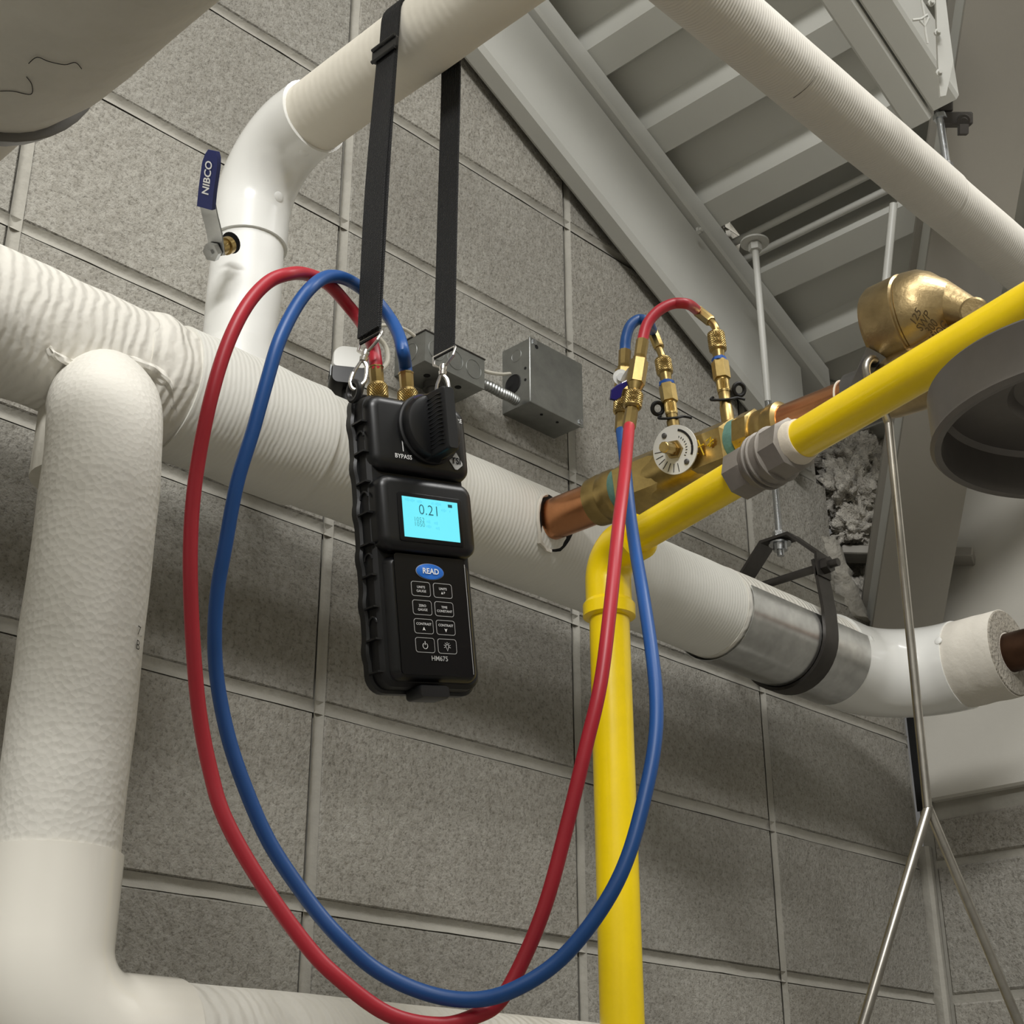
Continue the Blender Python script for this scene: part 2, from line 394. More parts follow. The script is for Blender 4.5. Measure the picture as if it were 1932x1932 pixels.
# two thin tubes in the open valley of the deck
for n_, (p, q, lab) in enumerate([((1380, 466), (1622, 332), 'thin pale conduit in the dark deck gap, upper of the pair'), ((1405, 492), (1652, 366), 'thin pale conduit in the dark deck gap, lower of the pair')]):
    a_ = onslope(*p, dz=.245); b_ = onslope(*q, dz=.245); a_.y = -.02
    c_ = V((a_.x*.3+b_.x*.7, -.62, a_.z*.3+b_.z*.7)); 
    m_ = V(((a_.x+b_.x)/2, 0, (a_.z+b_.z)/2))
    o = MB().tube([V((m_.x, -.02, m_.z)), V((m_.x, -.95, m_.z))], .0062, 12).build('deck_conduit', M_STEELPAINT)
    tag(o, lab, 'conduit', 'thin conduits in the deck gap')

# edge beam next to the wall --------------------------------------------------
def slopebox(mb, x0, x1, y0, y1, d0, d1, bev=.006):
    """member along the slope: y0..y1, d0..d1 measured vertically above the beam bottom line"""
    def ring(x):
        c = bev
        return [V((x, y, zbeam(x, d))) for y, d in ((y0+c, d0), (y1-c, d0), (y1, d0+c), (y1, d1-c), (y1-c, d1), (y0+c, d1), (y0, d1-c), (y0, d0+c))]
    mb.loft([ring(x0), ring(x1)])
    return mb
eb = root('edge_beam', (1.39, -.03, zbeam(1.39)), 'long pale steel edge beam sloping along the block wall under the deck', 'beam')
slopebox(MB(), .25, 1.325, -.050, -.012, 0, .175, .007).build('beam_tube', M_STEELPAINT, eb)
slopebox(MB(), .25, 1.392, -.062, -.012, .176, .226, .004).build('top_angle', M_STEELPAINT, eb)
p = onslope(1317, 436, .19); p.y = -.062; p = ony(-.064, 1317, 436)
MB().lathe(p, (0, -1, 0), [(0, .0062), (.004, .0062), (.0041, .0036), (.008, .0036)], 6).build('bolt', M_STEELPAINT, eb)
# double-angle beam
da = root('double_angle_beam', (.945, -.515, zbeam(.945)), 'double angle steel beam with a dark slit, above the insulated diagonal pipe', 'beam')
slopebox(MB(), .25, .945, -.5135, -.476, 0, .09, .004).build('angle', M_STEELPAINT, da)
slopebox(MB(), .25, .938, -.556, -.5165, .0, .09, .004).build('angle', M_STEELPAINT, da)
# wide flange beam running diagonally into the corner
P1 = dep(2.38, 1715, 1166); P2 = dep(1.90, 1905, 0)
bd = (P1-P2).normalized(); bx = V((bd.y, -bd.x, 0)).normalized()*-1
if bx.dot(V(MC[0])) < 0: bx = -bx
bn = bd.cross(bx).normalized()
if bn.z < 0: bn = -bn
wf = root('wide_flange_beam', P1, 'heavy grey steel beam running diagonally down to the corner of the room', 'beam')
def along(mb, p, q, x0, x1, n0, n1):
    mb.loft([[e+bx*x0+bn*n0, e+bx*x1+bn*n0, e+bx*x1+bn*n1, e+bx*x0+bn*n1] for e in (p, q)]); return mb
HWB = .056
E1 = P1+bd*.18; E2 = P2-bd*.5
along(MB(), E2, E1, -HWB, HWB, 0, .008).build('bottom_flange', M_DARKPAINT, wf)
along(MB(), E2, E1, -.046, -.040, .008, .080).build('web', M_STEELPAINT, wf)
along(MB(), E2, E1, -HWB, HWB, .080, .088).build('top_flange', M_DARKPAINT, wf)
pc = root('painted_conduit', dep(1.98, 1656, 690), 'thin painted vertical conduit with a short side stub left of the beam', 'conduit')
MB().tube([dep(2.02, 1686, 385), dep(1.95, 1654, 715)], .0055, 12).build('conduit', M_STEELPAINT, pc)
MB().tube([dep(1.97, 1642, 556), dep(1.99, 1684, 558)], .0042, 12).build('stub', M_STEELPAINT, pc)
MB().lathe(dep(1.955, 1656, 608), (0, 0, 1), [(0, .008), (.010, .008)], 12).build('coupling', M_STEELPAINT, pc)
# bearing plate under the beam
a_ = ony(0.02, 1592, 1045); c_ = onx(1.60, 1838, 1050)
dirp = (c_-a_).normalized(); nrm_ = dirp.cross(V((0, 0, 1))).normalized()
pl = MB().bbox((a_+c_)/2+V((0, 0, .0)), ((c_-a_).length/2, .024, .008), .002, X=dirp, Y=nrm_*-1, Z=dirp.cross(nrm_*-1)).build('bearing_plate', M_DARKPAINT); tag(pl, 'flat steel bearing plate behind the diagonal beam by the wall opening', 'plate')

# broken wall edge and wool
bk = MB()
prev = None
ring_l = []
for k in range(15):
    t = k/14; px_ = 1560+60*t+8*noise.noise(V((k*.7, 0, 3))); py_ = 1015+150*t
    ring_l.append(ony(-.004, px_, py_))
rr = []
for k, q in enumerate(ring_l):
    wv = .018+.008*noise.noise(V((k*.9, 5, 1)))
    rr.append([q+V((-.012, .0, 0)), q+V((wv*.5, -.010-.004*noise.noise(V((k, 2, 2))), 0)), q+V((wv+.02, 0, 0)), q+V((wv+.02, .07, 0)), q+V((-.012, .07, 0))])
o = bk.loft(rr).build('wall_patch', M_STUCCO, wall_back, 60, label='crumbly mortar patch on the broken block edge')
bmw = bmesh.new()
def lump(c, r, seed, amp=.42):
    s = bmesh.ops.create_icosphere(bmw, subdivisions=5, radius=1)
    for v in s['verts']:
        d = v.co.normalized(); f = 1+amp*noise.fractal(d*2.3+V((seed, 0, 0)), .8, 2.1, 5)+.16*noise.noise(d*11+V((seed, 3, 1)))+.08*noise.noise(d*26+V((seed, 3, 1)))
        v.co = V((c[0]+d.x*r[0]*f, c[1]+d.y*r[1]*f, c[2]+d.z*r[2]*f))
for k, (px_, py_, rx, rz, yy) in enumerate([(1600, 860, .05, .05, .02), (1640, 885, .05, .05, .01), (1598, 925, .05, .055, .02), (1640, 955, .05, .05, .01), (1620, 1000, .05, .04, .02), (1655, 1010, .045, .04, .02), (1560, 740, .06, .05, .04), (1530, 770, .05, .04, .04), (1660, 925, .05, .05, 0.0), (1640, 1130, .035, .05, .045), (1645, 1075, .03, .04, .05), (1590, 820, .05, .06, .04), (1640, 800, .06, .06, .05)]):
    c_ = ony(yy-.022, px_, py_); lump(c_, (rx, .045, rz), k*3.7, .6)
me = bpy.data.meshes.new('mineral_wool'); bmw.to_mesh(me); bmw.free()
for p_ in me.polygons: p_.use_smooth = True
me.materials.append(M_WOOL)
o = bpy.data.objects.new('mineral_wool', me); COL.objects.link(o); tag(o, 'tufts of grey mineral wool stuffed into the opening in the wall', 'insulation', kind='stuff')
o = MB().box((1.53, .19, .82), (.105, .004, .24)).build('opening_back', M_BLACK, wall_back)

# ================================================================== PIPES
YM, ZM, RM = -.15, .402, .0580
main = root('insulated_main_pipe', (.4, YM, ZM-RM), 'large white insulated pipe running along the block wall behind the meter', 'pipe')
# wrinkled canvas at the left, smooth wrap, then the fine-ribbed part
MB().tube(line((-1.2, YM, ZM), (.055, YM, ZM), 90), RM+.001, 40, rfun=wob(.0022, 26)).build('canvas_wrap', M_CANVX, main)
MB().tube(line((.045, YM, ZM), (.10, YM, ZM), 30), [RM+.001+.003*math.sin(k/30*PI) for k in range(31)], 40, rfun=wob(.003, 60, 4)).build('wrinkled_cuff', M_CANVX, main)
MB().tube(line((.095, YM, ZM), (.25, YM, ZM), 24), RM+.0035, 40, rfun=wob(.0012, 30, 9)).build('white_wrap', M_CANVXF, main)
MB().tube(line((.245, YM, ZM), (.905, YM, ZM), 60), RM, 40, rfun=wob(.0010, 22, 2)).build('canvas_wrap', M_CANVXF, main)
MB().tube(line((.90, YM, ZM), (1.18, YM, ZM), 30), RM+.001, 40, rfun=wob(.0008, 40, 2)).build('canvas_wrap', M_CANVX, main)
# elbow to -y at the right end
XE, RB = 1.318, .105
pts = [V((1.160, YM, ZM)), V((1.170, YM, ZM))]+arc((XE-RB, YM-RB, ZM), (0, 1, 0), (1, 0, 0), RB, 0, PI/2, 18)+[V((XE, YM-RB-.012, ZM))]
MB().tube(pts, .0625, 40).build('elbow_cover', M_PVC, main, label='glossy white plastic elbow cover')
MB().tube(line((XE, YM-RB-.008, ZM), (XE, -.338, ZM), 14), .0605, 40, rfun=wob(.001, 50)).build('end_wrap', M_SILK, main)
e = MB(); e.lathe((XE, -.338, ZM), (0, -1, 0), [(-.004, .0300), (.0, .0600), (.002, .0585), (.0015, .050), (.003, .042), (.001, .0300)], 40, cap=False); e.build('insulation_end', M_FOAM, main, label='ragged grey end of the insulation')
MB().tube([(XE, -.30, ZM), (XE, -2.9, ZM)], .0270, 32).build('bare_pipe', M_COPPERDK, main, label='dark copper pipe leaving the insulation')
def march(px_, py_, path, r_, d0=1.0, n=1500, st=.001):
    d = V(ray(px_, py_)); c_ = V(CAM)
    for k in range(n):
        q = c_+d*(d0+k*st); pm = min(path, key=lambda t: (t-q).length)
        if (q-pm).length < r_: return q, (q-pm).normalized()
    return None
for px_, py_ in ((1645, 1206), (1770, 1209)):
    h = march(px_, py_, pts, .0628, 1.3)
    if h: MB().lathe(h[0], h[1], [(-.001, .0055), (.0006, .0055), (.0016, .0035)], 16).build('tack', M_PVC, main)
# galvanized shield
def halfshell(x0, x1, r, a0, a1, th, n=28):
    rings = []
    for x in (x0, x1):
        o_ = [V((x, YM+math.cos(a0+(a1-a0)*k/n)*r, ZM+math.sin(a0+(a1-a0)*k/n)*r)) for k in range(n+1)]
        i_ = [V((x, YM+math.cos(a0+(a1-a0)*k/n)*(r-th), ZM+math.sin(a0+(a1-a0)*k/n)*(r-th))) for k in range(n, -1, -1)]
        rings.append(o_+i_)
    return MB().loft(rings)
sh = root('pipe_shield', (1.08, YM, ZM-.064), 'bare galvanized half-round shield under the main pipe at its hanger', 'shield')
halfshell(.905, 1.170, .0635, PI*.90, PI*2.1, .0012).build('shield_plate', M_GALV, sh)
# hanger for the main pipe ----------------------------------------------------
HX = 1.068
hg = root('clevis_hanger', (HX, YM, ZM-.069), 'dark steel clevis hanger with bolt around the galvanized pipe shield', 'pipe hanger')
lo = [V((HX, YM-.058, .50)), V((HX, YM-.0625, .47)), V((HX, YM-.0665, .43))]+arc((HX, YM, ZM), (0, 1, 0), (0, 0, 1), .0665, PI, 2*PI, 20)+[V((HX, YM+.0665, .43)), V((HX, YM+.0625, .47)), V((HX, YM+.058, .50))]
MB().ribbon(lo, (1, 0, 0), .030, .0045).build('lower_strap', M_BLKST, hg)
up_ = [V((HX, YM-.0635, .476)), V((HX, YM-.0635, .508)), V((HX, YM-.022, .549)), V((HX, YM+.022, .549)), V((HX, YM+.0635, .508)), V((HX, YM+.0635, .476))]
MB().ribbon(up_, (1, 0, 0), .030, .0045).build('yoke', M_BLKST, hg)
bo = MB().tube([(HX, YM-.088, .492), (HX, YM+.075, .492)], .0055, 12).build('cross_bolt', M_BLKST, hg)
MB().lathe((HX, YM-.066, .492), (0, -1, 0), [(0, .0115), (.010, .0115)], 6).build('nut', M_BLKST, bo)
hr = root('hanger_rod', (HX, YM, .53), 'long hanger rod from the deck to the clevis, painted white above and bare below', 'rod')
MB().tube([(HX, YM, .765), (HX, YM, 1.045)], .0052, 12).build('painted_rod', M_STEELPAINT, hr)
MB().tube([(HX, YM, .526), (HX, YM, .77)], .0048, 12).build('bare_rod', M_ZINC, hr)
MB().lathe((HX, YM, 1.035), (0, 0, 1), [(0, .0215), (.003, .0215)], 24).build('washer', M_STEELPAINT, hr)
MB().lathe((HX, YM, 1.022), (0, 0, 1), [(0, .010), (.012, .010)], 6).build('nut', M_STEELPAINT, hr)
MB().lathe((HX, YM, .5515), (0, 0, 1), [(0, .0095), (.010, .0095)], 6).build('nut', M_ZINC, hr)
MB().lathe((HX, YM, .5445), (0, 0, -1), [(0, .0155), (.002, .0155), (.0021, .0095), (.011, .0095)], 18).build('nut', M_ZINC, hr)
# painted drop rod just above the bronze valve
# riser with elbow and the pipe the strap hangs from ---------------------------
XRI, ZP = .171, .699
rs = root('white_branch_pipe', (XRI, YM, ZM+.05), 'white branch pipe rising from the main and turning out overhead, carrying the strap', 'pipe')
MB().tube(line((XRI, YM, .42), (XRI, YM, .62), 24), .0352, 36, rfun=wob(.0014, 18, 3)).build('riser_jacket', M_JACKET, rs)
MB().tube(line((XRI, YM, .44), (XRI, YM, .475), 8), [.0375, .0378, .0375, .037, .037, .0366, .0362, .036, .0358], 36, rfun=wob(.001, 60, 8)).build('base_wrap', M_JACKET, rs)
RBE = .075
pts = [V((XRI, YM, .592)), V((XRI, YM, ZP-RBE))]+arc((XRI, YM-RBE, ZP-RBE), (0, 1, 0), (0, 0, 1), RBE, 0, PI/2, 18)+[V((XRI, YM-RBE-.02, ZP))]
MB().tube(pts, .0385, 36).build('elbow_cover', M_PVC, rs, label='glossy white plastic elbow cover with tacks')
MB().tube(line((XRI, YM-RBE, ZP), (XRI, -2.95, ZP), 110), .0352, 36, rfun=wob(.0008, 14, 5)).build('canvas_wrap', M_CANVY, rs)
for px_, py_ in ((526, 371), (574, 286)):
    d = ray(px_, py_); d = V(d).normalized(); c_ = V(CAM)
    # surface hit on the elbow found from the part's own radius
    best = None
    for k in range(600):
        q = c_+d*(1.0+k*.001)
        dm = min((q-p_).length for p_ in pts)
        if dm < .0388: best = q; pm = min(pts, key=lambda t: (t-q).length); break
    if best: MB().lathe(best, (best-pm), [(-.001, .0055), (.0006, .0055), (.0016, .0035)], 16).build('tack', M_PVC, rs)
# ball valve handle on the riser
bv = root('ball_valve_handle', (.12, YM, .56), 'lever handle of a ball valve in a blue vinyl sleeve beside the white riser', 'valve handle')
s0 = dep(1.375, 403, 474); s1 = dep(1.395, 432, 462)
ax = (s0-s1).normalized()
MB().lathe(s1, ax, [(0, .0085), (.006, .0085), (.0061, .0068), (.016, .0068)], 18).build('stem', M_BRASS, bv)
MB().lathe(s0+ax*-.001, ax, [(0, .0088), (.006, .0088), (.0062, .004), (.009, .004)], 6).build('nut', M_PLATE, bv)
hw = V((0, 1, 0))*.0001
def hp(px_, py_, d): return dep(d, px_, py_)
hpath = [hp(410, 482, 1.378), hp(405, 440, 1.372), hp(396, 405, 1.355), hp(391, 380, 1.345)]
MB().ribbon(hpath, V(MC[0])*.85-V(MC[2])*.35, .0155, .0022).build('lever', M_PLATE, bv)
spath = [hp(389, 392, 1.344), hp(392, 360, 1.338), hp(399, 310, 1.33), hp(402, 294, 1.327), hp(403.5, 284, 1.326)]
sl = MB().ribbon(spath, V(MC[0])*.85-V(MC[2])*.35, [.0158, .0158, .0158, .013, .008], .0062).build('vinyl_sleeve', M_NAVY, bv)
hd = (spath[2]-spath[0]).normalized(); hx = (V(MC[0])*.85-V(MC[2])*.35); hx = (hx-hd*hx.dot(hd)).normalized()
hn = hx.cross(hd)
if hn.dot(V(CAM)-spath[0]) < 0: hn = -hn
Yt = -hx
if hd.cross(Yt).dot(hn) < 0: Yt = -Yt
text('NIBCO', (spath[1]+spath[2])/2+hn*.0033, hd, Yt, .0098, M_WHITE, bv, thick=.02)
MB().lathe(dep(1.40, 436, 458), ax, [(0, .0105), (.0005, .0105)], 20).build('jacket_hole', M_BLACK, rs)

# big vertical pipe at the left ------------------------------------------------
XB, YB, RBG = -.003, -.235, .0452
bl = root('insulated_drop_pipe', (XB, YB, -.16), 'thick white canvas-wrapped pipe dropping down at the left edge', 'pipe')
pts = [V((XB+.040, -.130, .372)), V((XB+.034, -.150, .366))]+[V(q) for q in spline([(XB+.028, -.165, .358), (XB+.014, -.200, .332), (XB+.004, -.225, .295), (XB, YB, .25), (XB, YB, .22)], 6)]+line((XB, YB, .21), (XB, YB, -.048), 50)
MB().tube(pts, RBG, 48, rfun=wob(.0012, 20, 6)).build('canvas_wrap', M_CANVZ, bl)
MB().tube(line((XB+.026, YM, .40), (XB+.026, YM, .285), 10), .040, 32).build('tee_wrap', M_CANVOLD, bl)
ZL = -.162
pts = [V((XB, YB, -.040)), V((XB, YB, ZL+.06))]+arc((XB+.06, YB, ZL+.06), (-1, 0, 0), (0, 0, -1), .06, 0, PI/2, 16)+[V((XB+.105, YB, ZL))]
MB().tube(pts, RBG+.0022, 48).build('elbow_cover', M_PVCW, bl, label='smooth cream plastic elbow cover')
lp = MB().tube(line((XB+.10, YB, ZL), (1.55, YB, ZL), 70), RBG, 40, rfun=wob(.0008, 20, 7)).build('canvas_wrap', M_CANVX, bl)
def on_drop(q):
    d = V((q.x-XB, q.y-YB, 0)); d.normalize(); return V((XB+d.x*(RBG+.0016), YB+d.y*(RBG+.0016), q.z))
dpath = line((XB, YB, .25), (XB, YB, -.1), 200)
for s_, (px_, py_), sz in (('7.', (262, 1192), .0105), ('B', (259, 1218), .0105)):
    h = march(px_, py_, dpath, RBG+.0012, .8)
    if h:
        q = h[0]; d_ = V((q.x-XB, q.y-YB, 0)).normalized()
        text(s_, on_drop(q), V((0, 0, 1)).cross(d_), (0, 0, 1), sz, M_INK, bl, thick=-.01, bend=on_drop)
def hit_main(px_, py_, r_=RM+.001):
    d = ray(px_, py_); ay, az = CAM[1]-YM, CAM[2]-ZM; A_ = d[1]**2+d[2]**2; B_ = ay*d[1]+az*d[2]; C_ = ay*ay+az*az-r_*r_
    dis = B_*B_-A_*C_
    t = (-B_-math.sqrt(max(dis, 0)))/A_; return V(CAM+d*t)
lip = spline([hit_main(*p) for p in ((92, 655), (112, 676), (150, 690), (190, 682), (232, 680), (275, 694), (305, 712), (322, 738), (328, 770))], 8)
MB().tube(lip, [.0012+.0045*math.sin(PI*k/(len(lip)-1))**.6 for k in range(len(lip))], 14, rfun=wob(.003, 90, 5)).build('frayed_canvas_lip', M_CANVX, main)
# big pipe upper left -----------------------------------------------------------
ed = []
for px_, py_ in ((405, 0), (310, 90), (215, 180)):
    d = ray(px_, py_); ed.append(math.atan2(d[2], d[0]))
ae = sum(ed)/3; RU, DU = .100, .70
au = ae+math.asin(RU/DU); XU = CAM[0]+math.cos(au)*DU; ZU = CAM[2]+math.sin(au)*DU
ul = root('insulated_overhead_pipe', (XU, -.33, ZU-RU), 'thick stained insulated pipe crossing the upper left corner', 'pipe')
d = ray(152, 230); YE = CAM[1]+d[1]*math.sqrt(DU*DU-RU*RU)/math.hypot(d[0], d[2])
d = ray(45, 338); RT = min(DU*math.sin(au-math.atan2(d[2], d[0])), RU-.013)
MB().tube(line((XU, YE, ZU), (XU, -2.95, ZU), 80), [RU-.006, RU-.001]+[RU]*79, 56, rfun=wob(.0016, 12, 2)).build('canvas_wrap', M_CANVOLD, ul)
MB().lathe((XU, YE+.016, ZU), (0, -1, 0), [(0, RT-.004), (.0005, RU-.010), (.004, RU-.003), (.015, RU-.0005), (.0165, RU-.003)], 48).build('end_collar', M_GREYST, ul)
MB().tube([(XU, -.002, ZU), (XU, YE-.05, ZU)], [RT, RT], 40).build('thin_wrap', M_CANVY, ul)
MB().tube([(XU, -.001, ZU), (XU, -.02, ZU)], RT+.004, 40).build('wall_collar', M_MORTAR, ul)

# diagonal (wall-parallel) pipe overhead --------------------------------------
RD, YD, ZD = .0362, -.5173, .858
dp = root('insulated_upper_pipe', (1.0, YD, ZD-RD), 'white insulated pipe crossing the sloping deck from top to right edge', 'pipe')
MB().tube(line((.0, YD, ZD), (.93, YD, ZD), 40), RD, 40, rfun=wob(.0005, 16, 3)).build('canvas_wrap', M_CANVD, dp)
MB().tube(line((.925, YD, ZD), (2.0, YD, ZD), 40), RD-.0008, 40, rfun=wob(.0005, 16, 8)).build('canvas_wrap', M_CANVD, dp)

def hairline(name, pxs, path, r_, d0, parent, m, rad=.00045):
    hs_ = [march(x_, y_, path, r_, d0) for x_, y_ in pxs]; hs_ = [h[0] for h in hs_ if h]
    if len(hs_) > 1: MB().tube(spline(hs_, 5), rad, 5).build(name, m, parent)
hairline('crack', ((1545, 126), (1538, 144), (1527, 160), (1512, 174), (1497, 185)), line((.3, YD, ZD), (1.4, YD, ZD), 300), RD+.0006, 1.2, dp, M_INK, .0003)
ulp = line((XU, YE, ZU), (XU, -1.1, ZU), 300)
hairline('crack', ((0, 172), (24, 172), (58, 178), (60, 160), (50, 145)), ulp, RU+.0012, .3, ul, M_INK, .00025)
hairline('crack', ((54, 120), (70, 108), (92, 116), (122, 122), (142, 118), (154, 130)), ulp, RU+.0012, .3, ul, M_INK, .00025)
hairline('loose_thread', ((552, 735), (572, 770), (577, 815), (565, 850), (540, 885), (505, 910), (480, 918)), line((.05, YM, ZM), (.6, YM, ZM), 200), RM+.0022, .9, main, M_CABLE, .0005)
# beam clamp and threaded rod ---------------------------------------------------
cd0 = 1.925
cl = root('beam_clamp', dep(cd0, 1790, 235), 'small black beam clamp with set screw biting the grey beam flange', 'clamp')
MB().bbox(dep(cd0, 1780, 200), (.0095, .0105, .012), .002, X=MC[0], Y=-MC[1], Z=MC[2]).build('jaw', M_BLKST, cl)
MB().bbox(dep(cd0-.005, 1802, 226), (.021, .0085, .009), .002, X=MC[0], Y=-MC[1], Z=MC[2]).build('body', M_BLKST, cl)
q = dep(cd0-.02, 1818, 226)
MB().lathe(q, (V(CAM)-q)+V((0, 0, -.4)), [(0, .008), (.012, .008), (.0121, .0052), (.022, .0052)], 18).build('socket', M_BLKST, cl)
MB().box(dep(cd0-.05, 1817, 245), (.0055, .006, .0055), X=MC[0], Y=-MC[1], Z=MC[2]).build('set_screw', M_BLKST, cl)
rd = root('threaded_rod', dep(cd0, 1790, 300), 'short shiny threaded rod below the black beam clamp', 'rod')
a_ = dep(cd0-.01, 1773, 225); b_ = a_+V((0, 0, -.075))
MB().tube([a_, b_], .0050, 14).build('rod', M_ZINC, rd)
MB().lathe(dep(cd0-.01, 1775, 226), (0, 0, 1), [(0, .0095), (.007, .0095)], 6).build('nut', M_ZINC, rd)
MB().lathe(b_, (0, 0, -1), [(-.004, .0085), (.03, .0085)], 6).build('coupling_nut', M_GREYST, rd)
# gusset and tie wires at the bright top right
gp = root('gusset_plate', dep(1.60, 1775, 120), 'pointed pale steel gusset plate at the end of the double angle beam', 'plate')
poly = [dep(1.72, *p) for p in ((1765, -30), (1781, -30), (1792, 62), (1799, 115), (1785, 180), (1774, 182), (1770, 120))]
MB().prism(poly, V(MC[2])*.006).build('plate', M_STEELPAINT, gp)
for px_, py_ in ((1768, 62), (1771, 138), (1756, 6)):
    MB().lathe(dep(1.716, px_, py_), -V(MC[2]), [(0, .0042), (.004, .0042), (.0041, .0024), (.009, .0024)], 8).build('bolt', M_STEELPAINT, gp)
wt = root('tie_wire', dep(1.70, 1740, 40), 'bent loop of pale tie wire beside the gusset plate', 'wire')
MB().tube([dep(1.70, *p) for p in ((1722, 38), (1738, 36), (1750, 28), (1752, 34), (1745, 50), (1736, 39))], .0016, 8).build('loop', M_STEELPAINT, wt)
MB().tube([dep(1.70, *p) for p in ((1737, -10), (1744, 28), (1746, 60), (1750, 82))], .0013, 8).build('strand', M_STEELPAINT, wt)

# ================================================================== COPPER LINE AND VALVES
XC, ZC, RC = .55, .40, .0223
def cy(prof, mb=None, n=32, phase=0, x=XC, z=ZC, **k):
    """lathe around an axis running out from the wall; prof = [(y, r)]"""
    mb = mb or MB(); return mb.lathe((x, 0, z), (0, -1, 0), [(-y, r) for y, r in prof], n, phase=phase, **k)
cp = root('copper_pipe', (XC, -.25, ZC-RC), 'bare copper stub coming out of the hole in the main pipe insulation', 'pipe')
cy([(-.17, RC), (-.276, RC)]).build('pipe', M_COPPER, cp)
hole = MB()
hpts = []
for k in range(26):
    a = 2*PI*k/26; rr_ = .0285+.004*noise.noise(V((math.cos(a)*2, math.sin(a)*2, 4)))
    x_ = XC+math.cos(a)*rr_; z_ = ZC+math.sin(a)*rr_*1.12-.003
    hpts.append(V((x_, YM-math.sqrt(max((RM+.0014)**2-(z_-ZM)**2, 0)), z_)))
hc = V((XC, YM-RM-.0014, ZC)); hole.add(hpts+[hc+V((0, .004, 0))], [(k, (k+1) % 26, 26) for k in range(26)])
hole.build('torn_hole', M_BLACK, main, label='torn dark hole around the copper pipe')
te = [hpts[k % 26]+V((0, -.0006, 0)) for k in range(8, 21)]
MB().tube(te, [.0022+.0012*noise.noise(V((k*1.3, 0, 2))) for k in range(len(te))], 8, rfun=wob(.001, 300)).build('torn_edge', M_SILK, main)

bvv = root('balancing_valve', (XC, -.39, ZC-.032), 'brass balancing valve with a white dial between two copper pipes', 'valve')
cy([(-.266, RC+.0005), (-.268, .0262), (-.281, .0272), (-.284, .0258), (-.286, .0258), (-.290, .0275), (-.300, .0270), (-.306, .0240)]).build('end_collar', M_BRASS, bvv)
cy([(-.303, .0255), (-.306, .0262), (-.311, .0262), (-.314, .025)], rfun=lambda t, a: .0004*math.sin(t*4000)).build('thread_seal', M_TEAL, bvv)
cy([(-.311, .027), (-.314, .0315), (-.362, .0315), (-.368, .0285)], n=6, phase=.15).build('hex_end', M_BRASSD, bvv)
cy([(-.30, .022), (-.36, .0285), (-.372, .0292), (-.405, .0292), (-.416, .0285), (-.45, .022)]).build('body', M_BRASSD, bvv)
cy([(-.409, .0285), (-.414, .0315), (-.450, .0315), (-.453, .027)], n=6, phase=.15).build('hex_end', M_BRASSD, bvv)
cy([(-.450, .0255), (-.453, .0268), (-.462, .0268), (-.464, .025)], rfun=lambda t, a: .0004*math.sin(t*4000)).build('thread_seal', M_TEAL, bvv)
cy([(-.462, .026), (-.4635, .0300), (-.479, .0300), (-.481, .026)], n=8, phase=.3).build('union_nut', M_BRASSD, bvv)
cy([(-.479, .0252), (-.482, .0262), (-.490, .0262), (-.492, .0252), (-.495, .0252), (-.498, .0272), (-.507, .0272), (-.510, .0232)]).build('end_collar', M_BRASS, bvv)
sX, sY = V((0, -1, 0)), V((-.35, 0, .94)); sO = V((XC-.0298, -.432, ZC-.003)); sZ = sX.cross(sY).normalized()
for st_ in (((-.013, -.002), (-.009, .000)), ((-.013, -.006), (-.009, -.004)), ((-.005, .008), (-.003, -.008)), ((-.008, .001), (.000, .002)), ((.004, .004), (.010, .006), (.006, -.003), (.011, .000)), ((.004, -.001), (.012, .003))):
    MB().tube([sO+sX*a+sY*b_ for a, b_ in st_], .0008, 6).build('marker_stroke', M_YCHALK, bvv)
text('UPC', V((XC-.0262, -.471, ZC-.010)), (-.3, 0, -1), (0, -1, 0), .0055, M_BRASS, bvv, 'cast_lettering')
# dial
dn = V((-.95, -.12, -.26)).normalized(); dc = V((.5135, -.402, .4015))
da_ = V((0, -1, 0)); da_ = (da_-dn*da_.dot(dn)).normalized(); db = dn.cross(da_)
if db.z < 0: db = -db
MB().lathe(dc-dn*.03, dn, [(0, .012), (.028, .012)], 20).build('bonnet', M_BRASSD, bvv)
dial = MB().lathe(dc-dn*.0012, dn, [(0, .0245), (.0018, .0245)], 48).build('dial', M_DIAL, bvv)
MB().lathe(dc, dn, [(0, .0095), (.004, .0095), (.0041, .0072), (.0075, .0072)], 6, phase=.4).build('stem_nut', M_BRASS, bvv)
MB().lathe(dc, dn, [(.006, .0060), (.022, .0056), (.0225, .005)], 10, phase=.2).build('stem', M_BRASSD, bvv)
def disc_pt(r, a): return dc+dn*.0008+da_*math.cos(a)*r+db*math.sin(a)*r
sl_ = [disc_pt(.0195, a) for a in np.linspace(-.55, 1.15, 16)]
MB().ribbon(sl_, dn.cross(da_), .0022, .0006).build('slot', M_INK, dial)
for a in np.linspace(3.0, 4.7, 7):
    MB().ribbon([disc_pt(.014, a), disc_pt(.0225, a)], dn.cross(disc_pt(1, a)-dc), .0006, .0004).build('tick', M_INK, dial)
for a in (2.0, -1.0): MB().lathe(disc_pt(.0185, a), dn, [(0, .0028), (.0008, .0028), (.0014, .0018)], 12).build('screw', M_GREYST, dial)
for a in np.linspace(-.75, .95, 9):
    MB().ribbon([disc_pt(.0122, a), disc_pt(.0140, a+.03)], dn.cross(disc_pt(1, a)-dc), .0007, .0004).build('print_mark', M_INK, dial)

